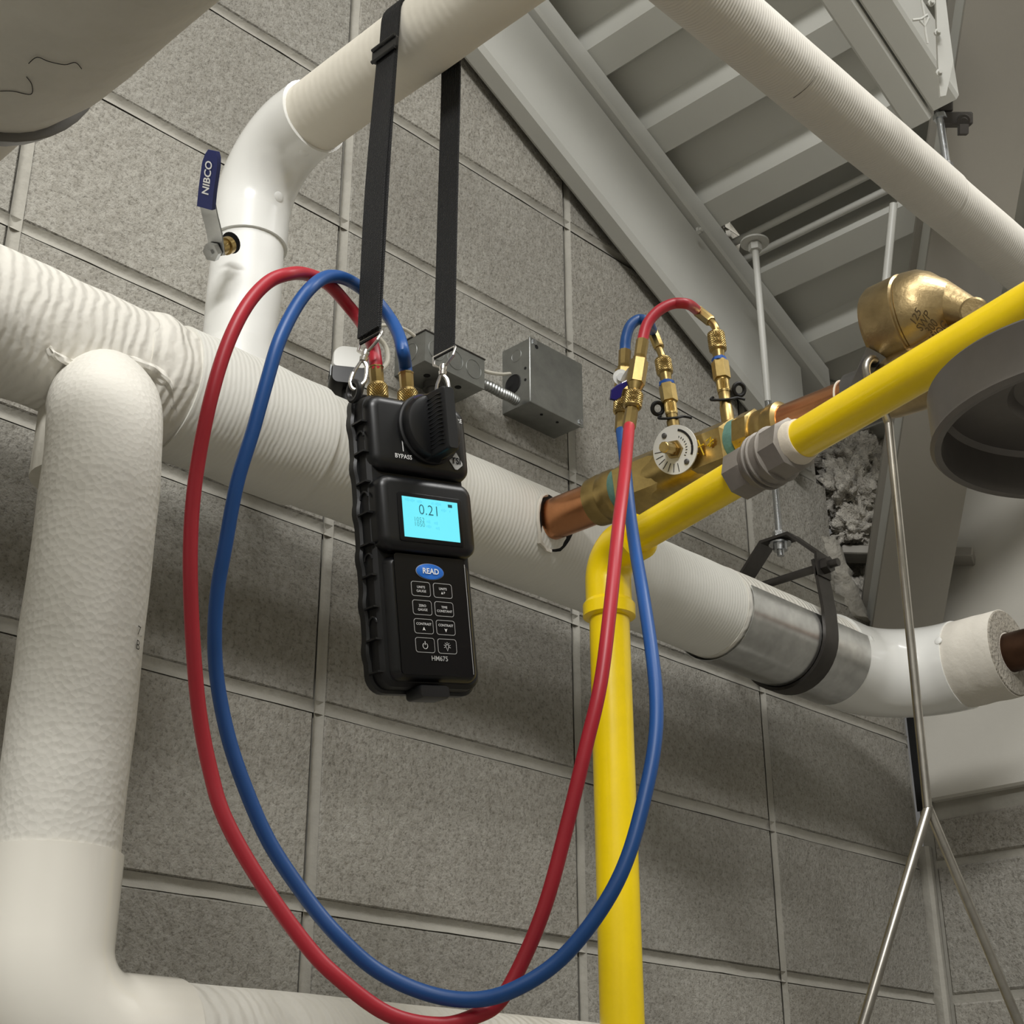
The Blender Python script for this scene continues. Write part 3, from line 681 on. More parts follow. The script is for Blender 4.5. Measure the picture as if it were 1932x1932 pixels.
def pv(px_, py_): return onx(XC, px_, py_)
def port(k, pts, lab):
    """pts: px of base, stem bottom, hex bottom, hex top, thread, nut bottom, nut top"""
    P_ = [pv(*p) for p in pts]
    r_ = root('test_port', P_[0], lab, 'valve port', 'pressure test ports on the balancing valve')
    ax = (P_[-1]-P_[0]).normalized(); L_ = lambda p: (p-P_[0]).dot(ax)
    t = [L_(p) for p in P_]
    MB().lathe(P_[0], ax, [(-.012, .0066), (t[1]*.45, .0066), (t[1]*.5, .0058), (t[1], .0058)], 18).build('base', M_BRASS, r_)
    knurl(P_[0], ax, [(t[1], .0062), (t[2], .0062)], 48, 20, 0, .0004).build('cap_knurl', M_BRASSD, r_)
    MB().lathe(P_[0], ax, [(t[2]-.001, .007), (t[2], .0088), (t[3], .0088), (t[3]+.001, .007)], 6).build('hex', M_BRASSD, r_)
    MB().lathe(P_[0], ax, [(t[3]-.0005, .0078), (t[3]+.0035, .0078)], 14, rfun=wob(.002, 900, k)).build('blue_thread_tape', M_BLUETIE, r_)
    MB().lathe(P_[0], ax, [(t[3], .0060), (t[4], .0060), (t[5]+.001, .0068)], 18).build('neck', M_BRASS, r_)
    # black tether loop with its cap
    q = P_[0]+ax*(t[1]*.75); side = V(MC[0])
    MB().tube(spline([q+side*.020, q+side*.012+ax*.002, q+side*.004-V(MC[2])*.007, q-side*.008-V(MC[2])*.005-ax*.001, q-side*.014*(1 if k else 1), q-side*.011+ax*.003], 6), .0014, 8).build('tether', M_RUBD, r_)
    cap_c = q+(side*.016 if k else -side*.013)+ax*.012+V(MC[2])*.004
    MB().torus(cap_c, -V(MC[2])+side*.4, .0062, .0022, 20, 8).build('tether_cap', M_RUBD, r_)
    return P_, ax, t
PA, axA, tA = port(0, [(1271, 804), (1269, 783), (1264, 759), (1260, 727), (1257, 716), (1255, 707), (1250, 676)], 'brass test port on the valve nearer the wall, blue hose attached')
PB, axB, tB = port(1, [(1373, 790), (1370, 740), (1367, 713), (1362, 681), (1359, 668), (1357, 663), (1350, 627)], 'brass test port on the valve farther from the wall, red hose attached')

c2 = root('copper_pipe', (XC, -.55, ZC-RC), 'bare copper pipe section between balancing valve and bronze check valve', 'pipe')
cy([(-.50, RC), (-.62, RC)]).build('pipe', M_COPPER, c2)
MB().torus((XC, -.575, ZC), (0, 1, 0), RC+.0004, .0011, 32, 6).build('solder_line', M_WSEAL, c2)
# bronze check valve
ck = root('check_valve', (XC, -.70, ZC), 'cast bronze check valve with raised rating marks behind the yellow pipe', 'valve')
ZK = .455
def ck_(prof, **k): return MB().lathe((XC, 0, ZK), (0, -1, 0), [(-y, r) for y, r in prof], 48, **k)
ck_([(-.616, .036), (-.619, .0430), (-.624, .0455), (-.652, .0462), (-.6535, .0440), (-.6555, .0438)]).build('cap', M_BRONZE, ck)
ck_([(-.6545, .0432), (-.657, .0455), (-.669, .0435), (-.678, .038), (-.686, .029), (-.693, .021), (-.697, .012)]).build('bonnet', M_BRONZE, ck)
cy([(-.605, .0255), (-.62, .0285), (-.66, .031), (-.70, .032), (-.76, .0275), (-.775, .0275)]).build('body', M_BRONZE, ck)
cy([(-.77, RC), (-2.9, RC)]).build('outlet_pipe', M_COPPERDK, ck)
q = onx(XC-.020, 1838, 588); MB().tube([V((XC, -.672, ZK+.008)), q+V((.014, .006, .004))], [.026, .0135], 20).build('lug', M_BRONZE, ck)
MB().lathe(q, V(CAM)-q+V((-.3, 0, .3)), [(-.03, .0135), (.002, .0125), (.0035, .0105)], 20).build('hinge_boss', M_BRONZE, ck)
q = onx(XC, 1752, 620)
def on_bonnet(p_):
    r_ = .0458; d_ = V((p_.x-XC, 0, p_.z-ZK)).normalized(); return V((XC+d_.x*r_, p_.y, ZK+d_.z*r_))
Xd = V(MC[0])*.58+V(MC[1])*-.81; Yd = V(MC[0])*-.81+V(MC[1])*-.58
for k, s_ in enumerate(('125', 'SWP', '300', 'WOG')):
    px_, py_ = 1728+k*15, 598+k*9.5
    d_ = V(ray(px_, py_)).normalized(); o_ = V(CAM); hit = None
    for j in range(900):
        p_ = o_+d_*(1.0+j*.0006)
        if math.hypot(p_.x-XC, p_.z-ZK) < .0455: hit = p_; break
    if hit is not None: text(s_, hit, Xd, Yd, .0108, M_BRONZEDK, ck, 'cast_lettering', bend=on_bonnet, thick=.01)
# steel bracket on the copper line, with the hooked rod
br = root('pipe_bracket', (XC, -.60, ZC), 'dark steel bracket plate clasping the copper beside the bronze valve', 'bracket')
MB().prism([dep(1.318, *p) for p in ((1637, 655), (1673, 674), (1655, 714), (1632, 748), (1592, 756))], V(MC[2])*.004).build('plate', M_GREYST, br)
cy([(-.583, RC+.001), (-.583, RC+.004), (-.607, RC+.004), (-.607, RC+.001)]).build('band', M_GREYST, br)
MB().lathe(dep(1.316, 1649, 684), -V(MC[2]), [(0, .0045), (.0008, .0045)], 14).build('slot', M_BLACK, br)
yr = root('forked_rod', dep(1.17, 1752, 1530), 'slim steel rod hooked on the bracket and forking into two legs below', 'rod')
hk = spline([dep(1.318, 1651, 680), dep(1.309, 1643, 677), dep(1.303, 1635, 688), dep(1.301, 1635, 704), dep(1.300, 1643, 726), dep(1.298, 1662, 764), dep(1.296, 1677, 800)], 6)
MB().tube(hk+[dep(1.17, 1750, 1524)], .0037, 14).build('upper_rod', M_ROD, yr)
MB().tube([dep(1.171, 1752, 1522), dep(1.08, 1612, 1985)], .0039, 14).build('leg', M_ROD, yr)
MB().tube([dep(1.175, 1750, 1522), dep(1.12, 1945, 1985)], .0039, 14).build('leg', M_ROD, yr)

# ================================================================== YELLOW GAS PIPE
XY, YY, ZY, RV, RH = .503, -.320, .312, .0195, .0168
ydir = V((-.254, -.967, 0)).normalized()
yp = root('yellow_gas_pipe', (XY, YY, -.6), 'yellow painted gas pipe rising up and turning out past the brass valve', 'pipe')
MB().tube(line((XY, YY, -1.85), (XY, YY, ZY-.06), 24), RV, 32).build('vertical_pipe', M_YEL, yp)
Rb = .030
pts = [V((XY, YY, ZY-.052)), V((XY, YY, ZY-.03))]+arc((XY+ydir.x*Rb, YY+ydir.y*Rb, ZY-Rb), -ydir, (0, 0, 1), Rb, 0, PI/2, 12)+[V((XY, YY, ZY))+ydir*.045]
MB().tube(pts, [.0225]*len(pts), 32).build('elbow', M_YEL, yp)
MB().lathe((XY, YY, ZY-.068), (0, 0, 1), [(0, .0215), (.002, .0255), (.014, .0255), (.018, .0225)], 32).build('elbow_collar', M_YEL, yp)
hs = V((XY, YY, ZY))
def yl(prof, n=32, phase=0, **k): return MB().lathe(hs, ydir, prof, n, phase=phase, **k)
yl([(.036, .0205), (.038, .0232), (.052, .0232), (.054, .0205)]).build('elbow_collar', M_YEL, yp)
yl([(.04, RH), (.222, RH)]).build('horizontal_pipe', M_YEL, yp)
yl([(.29, RH), (2.55, RH)]).build('horizontal_pipe', M_YEL, yp)
un = root('pipe_union', hs+ydir*.25, 'grey cast iron union joining the two yellow pipe lengths', 'pipe fitting')
yl([(.206, .0185), (.208, .0232), (.228, .0232), (.230, .022)], 8, .2).build('hex_end', M_MALL, un)
yl([(.228, .0215), (.232, .0232), (.252, .0240), (.256, .0228)]).build('barrel', M_MALL, un)
for t_ in (.236, .242, .254): yl([(t_, .0228), (t_+.0012, .0256), (t_+.0028, .0256), (t_+.004, .0228)]).build('ring', M_MALL, un)
yl([(.254, .0215), (.257, .0242), (.278, .0242), (.280, .02)], 8, .2).build('hex_end', M_MALL, un)
yl([(.277, .0195), (.281, .0198), (.285, .0185), (.288, .0186), (.290, RH+.0008)]).build('thread_seal', M_WSEAL, un)

# round steel hood close to the camera on the right
HC = dep(.76, 2066, 812); RHD = .0805
hd_ = root('round_steel_hood', HC, 'dark round steel cup open at the bottom, cut by the right edge', 'hood')
o = HC
MB().lathe(o, (0, 0, 1), [(.030, .001), (.030, RHD-.002), (.028, RHD), (.003, RHD), (.0, RHD+.0015), (-.0022, RHD-.0005), (-.0015, RHD-.004), (.003, RHD-.0055), (.021, RHD-.0060), (.0235, RHD-.009), (.0235, .040), (.025, .038), (.0285, .036), (.0285, .001)], 72, cap=False).build('shell', M_HOOD, hd_)
q = o+V(MC[0])*.068
MB().tube([q+V((0, 0, .028)), q+V((0, 0, 1.6))], .005, 12).build('drop_stem', M_GREYST, hd_)

# ================================================================== ELECTRICAL
def ring_on(mb, c, n, R, r=.0009): mb.torus(c, n, R, r, 24, 6); return mb
b1 = root('junction_box', (.728, -.026, .652), 'square galvanized junction box with a blank cover, right of the pair', 'junction box', 'junction boxes on the wall')
MB().box((.728, -.0245, .700), (.049, .0245, .0465)).build('box', M_BOXST, b1)
MB().bbox((.728, -.0505, .700), (.0510, .0480, .0016), .0008, X=(1, 0, 0), Y=(0, 0, 1), Z=(0, -1, 0)).build('cover', M_BOXST, b1)
for x_, z_ in ((.686, .7425), (.7725, .6575)):
    sc = MB().lathe((x_, -.052, z_), (0, -1, 0), [(0, .0042), (.0015, .0042), (.0025, .002)], 14).build('screw', M_ZINC, b1)
MB().lathe((.690, -.0521, .737), (0, -1, 0), [(0, .0030), (.0003, .0030)], 14).build('key_hole', M_BLACK, b1)
MB().lathe((.6788, -.020, .690), (-1, 0, 0), [(0, .0125), (.0006, .0125)], 24).build('open_knockout', M_BLACK, b1)
ring_on(MB(), (.679, -.020, .690), (1, 0, 0), .0128, .0013).build('knockout_bushing', M_RUBD, b1)
ring_on(MB(), (.679, -.026, .730), (1, 0, 0), .0085, .0006).build('knockout', M_BOXST, b1)
for x_, y_, z_ in ((.679, -.042, .705), (.679, -.042, .688)): MB().lathe((x_, y_, z_), (-1, 0, 0), [(0, .002), (.0004, .002)], 12).build('hole', M_BLACK, b1)
for x_ in (.715, .745): MB().lathe((x_, -.036, .6534), (0, 0, -1), [(0, .002), (.0006, .002)], 12).build('hole', M_BLACK, b1)
b0 = root('junction_box', (.543, -.028, .635), 'low galvanized junction box with round knockouts, partly behind the strap', 'junction box', 'junction boxes on the wall')
MB().box((.543, -.0275, .6556), (.0495, .0275, .0206)).build('box', M_BOXST, b0)
MB().box((.543, -.0275, .6768), (.0505, .0285, .0008)).build('top_edge', M_BLKST, b0)
for x_ in (.512, .543, .574): ring_on(MB(), (x_, -.0553, .656), (0, 1, 0), .0125, .0006).build('knockout', M_BOXST, b0)
ring_on(MB(), (.4933, -.028, .656), (1, 0, 0), .0125, .0006).build('knockout', M_BOXST, b0)
for x_, y_ in ((.520, -.030), (.566, -.036)): MB().lathe((x_, y_, .6350), (0, 0, -1), [(0, .0042), (.0004, .0042)], 16).build('hole', M_BLACK, b0)
MB().lathe((.540, -.020, .635), (0, 0, -1), [(0, .013), (.008, .013), (.0081, .009), (.018, .009)], 18).build('hub', M_GREYST, b0)
fx = [ony(-.034, *p) for p in ((905, 722), (925, 730), (945, 741), (962, 749), (975, 757))]
fp = spline(fx, 24); 
fo = MB().tube(fp, [.0062+.0010*math.sin(k*1.05) for k in range(len(fp))], 14).build('flexible_conduit', M_BOXST); tag(fo, 'short ribbed metal conduit between the two junction boxes', 'conduit')
wc = MB().tube(spline([ony(-.045, 905, 697), ony(-.047, 925, 703), ony(-.042, 945, 706), ony(-.030, 962, 705)], 8), .0022, 10).build('white_cable', M_CABLE); tag(wc, 'thin white cable entering the black knockout of the right box', 'cable')
w2 = MB().tube(spline([ony(-.06, 782, 634), ony(-.062, 765, 622), ony(-.068, 740, 614), ony(-.072, 715, 615), ony(-.08, 705, 622)], 8), .0022, 10).build('white_cable', M_CABLE); tag(w2, 'thin white cable arching over to the top of the left box', 'cable')
w3 = MB().tube(spline([ony(-.085, 692, 698), ony(-.08, 715, 700), ony(-.076, 731, 682), ony(-.074, 728, 655), ony(-.074, 712, 636), ony(-.076, 700, 632)], 8), .0028, 10).build('white_cable', M_CABLE); tag(w3, 'white cable curving up from the black and white sensor', 'cable')
# sensor
sn = root('pipe_sensor', ony(-.10, 655, 735), 'small white and black sensor with a grey label above the main pipe', 'sensor')
c_ = ony(-.10, 656, 703)
def rr2(cx, cz, w_, h_, r_, n=6, top=None):
    out = []
    for (sx, sz, a0) in ((1, 1, 0), (-1, 1, PI/2), (-1, -1, PI), (1, -1, 1.5*PI)):
        rad = r_ if sz < 0 or top is None else top
        for k in range(n+1):
            a = a0+PI/2*k/n
            out.append((cx+sx*(w_/2-rad)+math.cos(a)*rad, cz+sz*(h_/2-rad)+math.sin(a)*rad))
    return out
def extr(c, o2, X, Y, D, layers):
    return [[c+V(X)*((p[0])*s)+V(Y)*((p[1])*s)+V(D)*d for p in o2] for d, s in layers]
sx_ = V((.83, -.55, 0)); sy_ = V((.55, .83, 0))
wh = rr2(0, 0, .036, .026, .004, 6, .012)
MB().loft(extr(c_+V((0, 0, .010)), wh, sx_, (0, 0, 1), sy_, [(-.017, .94), (-.015, 1), (.015, 1), (.017, .94)])).build('white_cap', M_PVC, sn)
bk_ = rr2(0, 0, .0375, .020, .007, 6, .002)
MB().loft(extr(c_+V((0, 0, -.0125)), bk_, sx_, (0, 0, 1), sy_, [(-.018, .94), (-.016, 1), (.016, 1), (.018, .94)])).build('black_base', M_PLAS, sn)
tg = MB().box(c_+V((0, 0, -.006))-sx_*.0190, (.0130, .0006, .0065), X=sy_, Y=sx_, Z=(0, 0, 1)).build('label_plate', M_TAG, sn)
for k in range(3): MB().box(c_+V((0, 0, -.003-.003*k))-sx_*.0197, (.008, .0002, .0005), X=sy_, Y=sx_, Z=(0, 0, 1)).build('print_line', M_INK, tg)
MB().tube([c_+V((0, 0, -.02)), V((c_.x, c_.y, ZM+RM*.6))], .0055, 14).build('stem', M_RUBD, sn)

# ================================================================== THE METER
MD = 1.14
MCEN = dep(MD, 800, 1030); MA = V((.9792, -.1272, .158)).normalized(); MBD = V((.1636, .0351, -.9859)); MBD = (MBD-MA*MBD.dot(MA)).normalized(); MCC = -(MA.cross(MBD)).normalized()
if MCC.dot(V(CAM)-MCEN) < 0: MCC = -MCC
def mp(a, b_, c): return MCEN+MA*a+MBD*b_+MCC*c
A0 = .004
def rrect(cx, cy_, hw_, hh, r_, n=6, scal=0):
    out = []
    for (sx, sy, a0) in ((1, 1, 0), (-1, 1, PI/2), (-1, -1, PI), (1, -1, 1.5*PI)):
        for k in range(n+1):
            a = a0+PI/2*k/n; out.append((cx+sx*(hw_-r_)+math.cos(a)*r_, cy_+sy*(hh-r_)+math.sin(a)*r_))
    if scal:
        res = []
        for i in range(len(out)):
            p_, q_ = out[i], out[(i+1) % len(out)]
            seg = max(1, int(math.hypot(q_[0]-p_[0], q_[1]-p_[1])/.004))
            for k in range(seg):
                x_ = p_[0]+(q_[0]-p_[0])*k/seg; y_ = p_[1]+(q_[1]-p_[1])*k/seg
                s_ = 1+scal*max(0, math.sin(y_*2*PI/.036))/hw_*(abs(x_-cx) > hw_*.9)
                res.append((cx+(x_-cx)*s_, y_))
        out = res
    return out
def slab(cx, cy_, hw_, hh, r_, layers, scal=0):
    """layers: (c, inset)"""
    return MB().loft([[mp(x_, y_, c) for x_, y_ in rrect(cx, cy_, hw_-i, hh-i, max(r_-i, .0008), 6, scal)] for c, i in layers])
mt = root('hydronic_meter', mp(A0, .113, -.03), 'black handheld pressure meter with lit cyan screen hanging from the strap', 'meter')
boot = slab(A0, -.007, .0495, .119, .014, [(-.0275, .002), (-.026, 0), (-.0195, 0), (-.018, .002)], scal=.0016).build('boot', M_RUB, mt, label='rubber protective boot of the meter')
slab(A0, -.007, .0468, .1165, .013, [(-.034, .008), (-.030, .004), (-.018, 0), (-.010, .001), (-.007, .004)]).build('case', M_RUBD, mt)
for k in range(9):
    bb = -.098+k*.0245
    MB().box(mp(A0-.0478, bb, -.0125), (.0028, .0007, .0068), X=MA, Y=MBD, Z=MCC).build('boot_rib', M_RUB, boot)
for k in range(4):
    bb = -.086+k*.049
    MB().torus(mp(A0-.0475, bb, -.013), MA, .0050, .0009, 14, 6, PI*.5, PI*1.5, up=MBD).build('boot_loop', M_RUB, boot)
slab(A0+.002, -.0895, .0475, .0315, .012, [(-.020, 0), (-.008, 0), (-.004, .001), (-.0012, .0035), (0, .0075)]).build('upper_housing', M_PLAS, mt)
slab(A0, -.0235, .0452, .0305, .011, [(-.020, 0), (-.003, 0), (.0015, .001), (.004, .0035), (.005, .0075)]).build('screen_housing', M_PLAS, mt)
slab(A0, .0570, .0438, .0520, .012, [(-.019, 0), (-.014, .001), (-.008, .004), (-.002, .006), (.0, .0085)]).build('lower_housing', M_PLAS, mt)
kp = slab(A0, .0545, .0335, .0465, .003, [(-.0005, 0), (.0006, 0)]).build('keypad', M_KEY, mt)
MB().ribbon([mp(A0+.0330, .012, .0008), mp(A0+.0330, .099, .0008)], MA, .0004, .0002).build('seam', M_GREYPR, kp)
slab(A0-.004, .1130, .014, .0050, .003, [(-.020, .001), (-.018, 0), (-.002, 0), (0, .001)]).build('bottom_tab', M_RUB, mt)
# knob
KC = (.0125, -.0965)
MB().lathe(mp(KC[0], KC[1], -.001), MCC, [(0, .0292), (.004, .0292), (.005, .0280)], 56).build('knob_ring', M_RUBD, mt)
kn = MB().lathe(mp(KC[0], KC[1], .002), MCC, [(0, .0272), (.006, .0268), (.0085, .0250), (.0095, .022)], 56).build('knob', M_PLAS, mt)
MB().loft([[mp(KC[0]+x_, KC[1]+y_, c) for x_, y_ in rrect(0, 0, .0056-i, .0262-i, .0022, 4)] for c, i in ((.004, -.002), (.010, -.0005), (.030, 0), (.032, .0012))]).build('grip', M_RUB, kn)
for k in range(13):
    bb = KC[1]-.0205+k*.0034
    pts = [mp(KC[0]-.0060-.0005*math.cos(t*6), bb+.0006*math.sin(t*7), .009+t*.0195) for t in np.linspace(0, 1, 8)]
    MB().tube(pts, .00062, 6).build('grip_ridge', M_RUB, kn)
MB().torus(mp(KC[0], KC[1], .0062), MCC, .0270, .0005, 40, 6, .4*PI, 1.2*PI, up=MBD).build('blue_line', M_NAVYP, kn)
MU = -MBD
text('BYPASS', mp(-.0135, -.0705, .0003), MA, MU, .0050, M_WHITE, mt, thick=.01)
MB().ribbon([mp(-.0134, -.0865, .0004), mp(-.0130, -.0750, .0004)], MA, .0007, .0002).build('pointer_mark', M_WHITE, mt)
text('MEASURE', mp(.0372, -.1085, .0003), MA, MU, .0048, M_WHITE, mt, thick=.01)
MB().ribbon([mp(.0285, -.1140, .0004), mp(.0345, -.1140, .0004), mp(.0345, -.1112, .0004)], MBD, .0006, .0002).build('pointer_mark', M_WHITE, mt)
MB().ribbon([mp(.0345, -.1142, .0004), mp(.0345, -.1115, .0004)], MA, .0006, .0002).build('pointer_mark', M_WHITE, mt)
lg = [(-.0062, -.002), (-.001, -.0072), (.0012, -.0072), (.0064, .001), (.0064, .0028), (.001, .0070), (-.0014, .0070), (-.0064, .0002)]
logo = MB().prism([mp(.0378+x_, -.0735+y_, .0002) for x_, y_ in lg], MCC*.0003).build('emblem', M_GREYPR, mt)
text('TSI', mp(.0378, -.0735, .0006), MA, MU, .0072, M_KEY, logo, thick=.03)
# screen
SC, SB0, SB1, SH = .0046, -.0362, -.0040, .0264
fr_ = [(-SH-.004, SB0-.0035), (SH+.004, SB0-.0035), (SH+.004, SB1+.0035), (-SH-.004, SB1+.0035)]
bez = slab(SC, (SB0+SB1)/2, SH+.004, (SB1-SB0)/2+.0035, .002, [(.0045, 0), (.0056, 0), (.0058, .0006)]).build('screen_bezel', M_KEY, mt)
scr = MB().prism([mp(SC-SH, SB0, .0058), mp(SC+SH, SB0, .0058), mp(SC+SH, SB1, .0058), mp(SC-SH, SB1, .0058)], MCC*.0003).build('screen', M_SCREEN, mt, label='glowing cyan display')
def st(s_, fx_, fy_, sz, m, **k): text(s_, mp(SC-SH+2*SH*fx_, SB0+(SB1-SB0)*fy_, .0062), MA, MU, sz, m, scr, **k)
st('0.21', .465, .30, .0118, M_LCD, thick=-.012)
st('1052', .27, .55, .0052, M_LCD, thick=-.02)
st('1050', .27, .67, .0052, M_LCD, thick=-.02)
for fx_, fy_, wd in ((.08, .075, .05), (.18, .08, .09), (.31, .09, .08), (.54, .09, .03), (.64, .095, .10), (.74, .235, .08), (.86, .24, .02), (.45, .57, .07), (.58, .585, .06), (.45, .69, .09), (.60, .71, .05)):
    c_ = (SC-SH+2*SH*fx_, SB0+(SB1-SB0)*fy_)
    k = 0
    while k*.0013 < wd*2*SH:
        MB().box(mp(c_[0]-wd*SH+k*.0013, c_[1], .0062), (.00035, .0007+.0003*((k*7) % 3), .00005), X=MA, Y=MBD, Z=MCC).build('print_mark', M_LCD2, scr); k += 1
MB().box(mp(SC+SH*.72, SB0+.0035, .0062), (.0020, .0012, .00005), X=MA, Y=MBD, Z=MCC).build('battery_mark', M_LCD, scr)
# keys
rk = MB().loft([[mp(.0030+math.cos(2*PI*k/40)*.0128*s_, .0206+math.sin(2*PI*k/40)*.0061*s_, c) for k in range(40)] for c, s_ in ((.0004, 1), (.0012, 1), (.0014, .96))]).build('read_key', M_READ, mt, label='blue oval key marked READ')
MB().loft([[mp(.0030+math.cos(2*PI*k/40)*.0132*s_, .0206+math.sin(2*PI*k/40)*.0064*s_, c) for k in range(40)] for c, s_ in ((.0004, 1), (.0008, 1))]).build('key_outline', M_GREYPR, rk)
text('READ', mp(.0030, .0206, .0016), MA, MU, .0062, M_WHITE, rk, thick=.02)
KA0, KB0 = -.0157, .0290
names = [('UNITS\nGAUGE', 'UNITS\n\u0394P'), ('ZERO\nGAUGE', 'TIME\nCONSTANT'), ('CONTRAST', 'CONTRAST'), ('', '')]
for r_ in range(4):
    for c_i in range(2):
        cx = KA0+.0089+c_i*.0206; cyk = KB0+.00575+r_*.01448
        o2 = rrect(cx, cyk, .0089, .00575, .0022, 5); i2 = rrect(cx, cyk, .0085, .00535, .0019, 5)
        n_ = len(o2); kk = MB(); vs = [mp(x_, y_, .0009) for x_, y_ in o2]+[mp(x_, y_, .0009) for x_, y_ in i2]+[mp(x_, y_, .0004) for x_, y_ in o2]
        kk.add(vs, [(k, (k+1) % n_, n_+(k+1) % n_, n_+k) for k in range(n_)]+[(k, (k+1) % n_, 2*n_+(k+1) % n_, 2*n_+k) for k in range(n_)])
        kb = kk.build('key', M_GREYPR, mt)
        s_ = names[r_][c_i]
        if r_ < 2:
            ln = s_.split('\n')
            text(ln[0], mp(cx, cyk-.0013, .0008), MA, MU, .0027, M_WHITE, kb); 
            if ln[1] == '\u0394P':
                MB().prism([mp(cx-.0016, cyk+.0027, .0008), mp(cx+.0000, cyk+.0027, .0008), mp(cx-.0008, cyk+.0008, .0008)], MCC*.0001).build('triangle_mark', M_WHITE, kb)
                text('P', mp(cx+.0011, cyk+.0018, .0008), MA, MU, .0027, M_WHITE, kb)
            else: text(ln[1], mp(cx, cyk+.0018, .0008), MA, MU, .0027, M_WHITE, kb)
        elif r_ == 2:
            text(s_, mp(cx, cyk-.0016, .0008), MA, MU, .0027, M_WHITE, kb)
            s1 = -1 if c_i == 0 else 1
            MB().add([mp(cx, cyk+.0020+s1*.0016, .0009), mp(cx-.0014, cyk+.0020-s1*.0014, .0009), mp(cx, cyk+.0020-s1*.0006, .0009), mp(cx+.0014, cyk+.0020-s1*.0014, .0009)], [(0, 1, 2), (0, 2, 3)]).build('arrow_mark', M_WHITE, kb)
        elif c_i == 0:
            MB().torus(mp(cx, cyk+.0006, .0009), MCC, .0022, .00025, 24, 5, .18*PI, 1.82*PI, up=MU).build('power_mark', M_WHITE, kb)
            MB().ribbon([mp(cx, cyk-.0030, .0009), mp(cx, cyk-.0002, .0009)], MA, .0005, .0002).build('power_mark', M_WHITE, kb)
        else:
            MB().torus(mp(cx, cyk, .0009), MCC, .0014, .0002, 20, 5, -.75*PI, .75*PI, up=MU).build('lamp_mark', M_WHITE, kb)
            MB().ribbon([mp(cx-.0009, cyk+.0012, .0009), mp(cx, cyk+.0036, .0009), mp(cx+.0009, cyk+.0012, .0009)], MA, .0004, .0002).build('lamp_mark', M_WHITE, kb)
            for a in np.linspace(-1.9, 1.9, 7):
                d_ = MA*math.sin(a)+MU*math.cos(a); q = mp(cx, cyk, .0009)
                MB().ribbon([q+d_*.0021, q+d_*.0032], d_.cross(MCC), .0003, .0002).build('lamp_ray', M_WHITE, kb)
text('HM675', mp(.0055, .0882, .0009), MA, MU, .0052, M_GREYPR, mt, thick=.015)
# hose fittings in the top of the meter (belong to the hoses, built below)
HR = .0053
FA, FB = mp(-.0245, -.1200, -.012), mp(.0045, -.1200, -.012)

# ================================================================== STRAP
sp = root('carrying_strap', (XRI, -.40, ZP+.036), 'black webbing strap slung over the white pipe and clipped to the meter', 'strap')
RS = .0352+.0018
Lb = ony(-.408, 698, 640); Rb_ = ony(-.400, 838, 668)
yc = -.400
lp_ = [Lb, Lb.lerp(V((XRI-RS-.001, yc, ZP-.03)), .5)+V((-.001, 0, 0)), V((XRI-RS-.001, yc, ZP-.03)), V((XRI-RS, yc, ZP))]+arc((XRI, yc, ZP), (-1, 0, 0), (0, 0, 1), RS, .15, PI-.15, 14)+[V((XRI+RS, yc, ZP)), V((XRI+RS+.0005, yc, ZP-.04)), V((XRI+RS, yc, ZP-.04)).lerp(Rb_, .5), Rb_]
lp2 = spline(lp_[:4], 8)[:-1]+lp_[3:-3]+spline(lp_[-4:], 8)[1:]
MB().ribbon(lp2, (0, 1, 0), .0245, .0018).build('webbing', M_WEB, sp)
# doubled layer below the slider and the stitched end
sl0 = V((XRI-RS-.0035, yc, ZP-.045)); 
MB().ribbon(spline([sl0, sl0.lerp(Lb, .5)+V((-.004, 0, 0)), Lb+V((-.003, -.001, .004))], 10), (0, 1, 0), .0245, .0016).build('webbing_tail', M_WEB, sp)
q = V((XRI-RS-.002, yc, ZP-.040))
MB().loft([[q+V((0, x_, z_))+V((d_, 0, 0)) for x_, z_ in rr2(0, 0, .032, .015, .003)] for d_ in (-.0045, -.0015)]).build('slider', M_PLAS, sp)
MB().torus(q+V((-.004, 0, .0058)), (0, 0, 1), .001, .0014, 8, 6).build('slider_bar', M_PLAS, sp)
MB().tube([q+V((-.0050, -.015, -.0066)), q+V((-.0050, .015, -.0066))], .0019, 10).build('slider_bar', M_PLAS, sp)
MB().tube([q+V((-.0050, -.015, .0066)), q+V((-.0050, .015, .0066))], .0019, 10).build('slider_bar', M_PLAS, sp)
def clip(top, bot, lab, k):
    c = root('swivel_clip', top, lab, 'clip', 'swivel clips on the strap ends')
    ax = (bot-top).normalized(); yv = V((0, 1, 0)); sv = ax.cross(V(MC[2])).normalized()
    L_ = (bot-top).length
    # D-loop through the webbing
    MB().tube([top+yv*.013+ax*-.002, top-yv*.013+ax*-.002, top-yv*.012+ax*.006, top-yv*.004+ax*.012, top+yv*.004+ax*.012, top+yv*.012+ax*.006, top+yv*.013+ax*-.002], .0013, 8).build('strap_loop', M_CHROME, c)
    MB().lathe(top+ax*.011, ax, [(0, .0030), (.003, .0034), (.006, .0026), (.007, .0036), (.010, .003)], 14).build('swivel', M_CHROME, c)
    a_ = top+ax*.020
    hk_ = spline([a_, a_+ax*.006+sv*.0045, a_+ax*.016+sv*.0062, a_+ax*(L_-.026)+sv*.0045, a_+ax*(L_-.020), a_+ax*(L_-.025)-sv*.0042, a_+ax*(L_-.034)-sv*.0046], 6)
    MB().tube(hk_, .0017, 10).build('hook', M_CHROME, c)
    MB().tube([a_-sv*.0012, a_+ax*.010-sv*.0038, a_+ax*(L_-.030)-sv*.0046], .0013, 8).build('gate', M_CHROME, c)
    return c
clip(Lb, dep(1.150, 668, 735), 'chrome swivel clip at the meter corner by the red hose', 0)
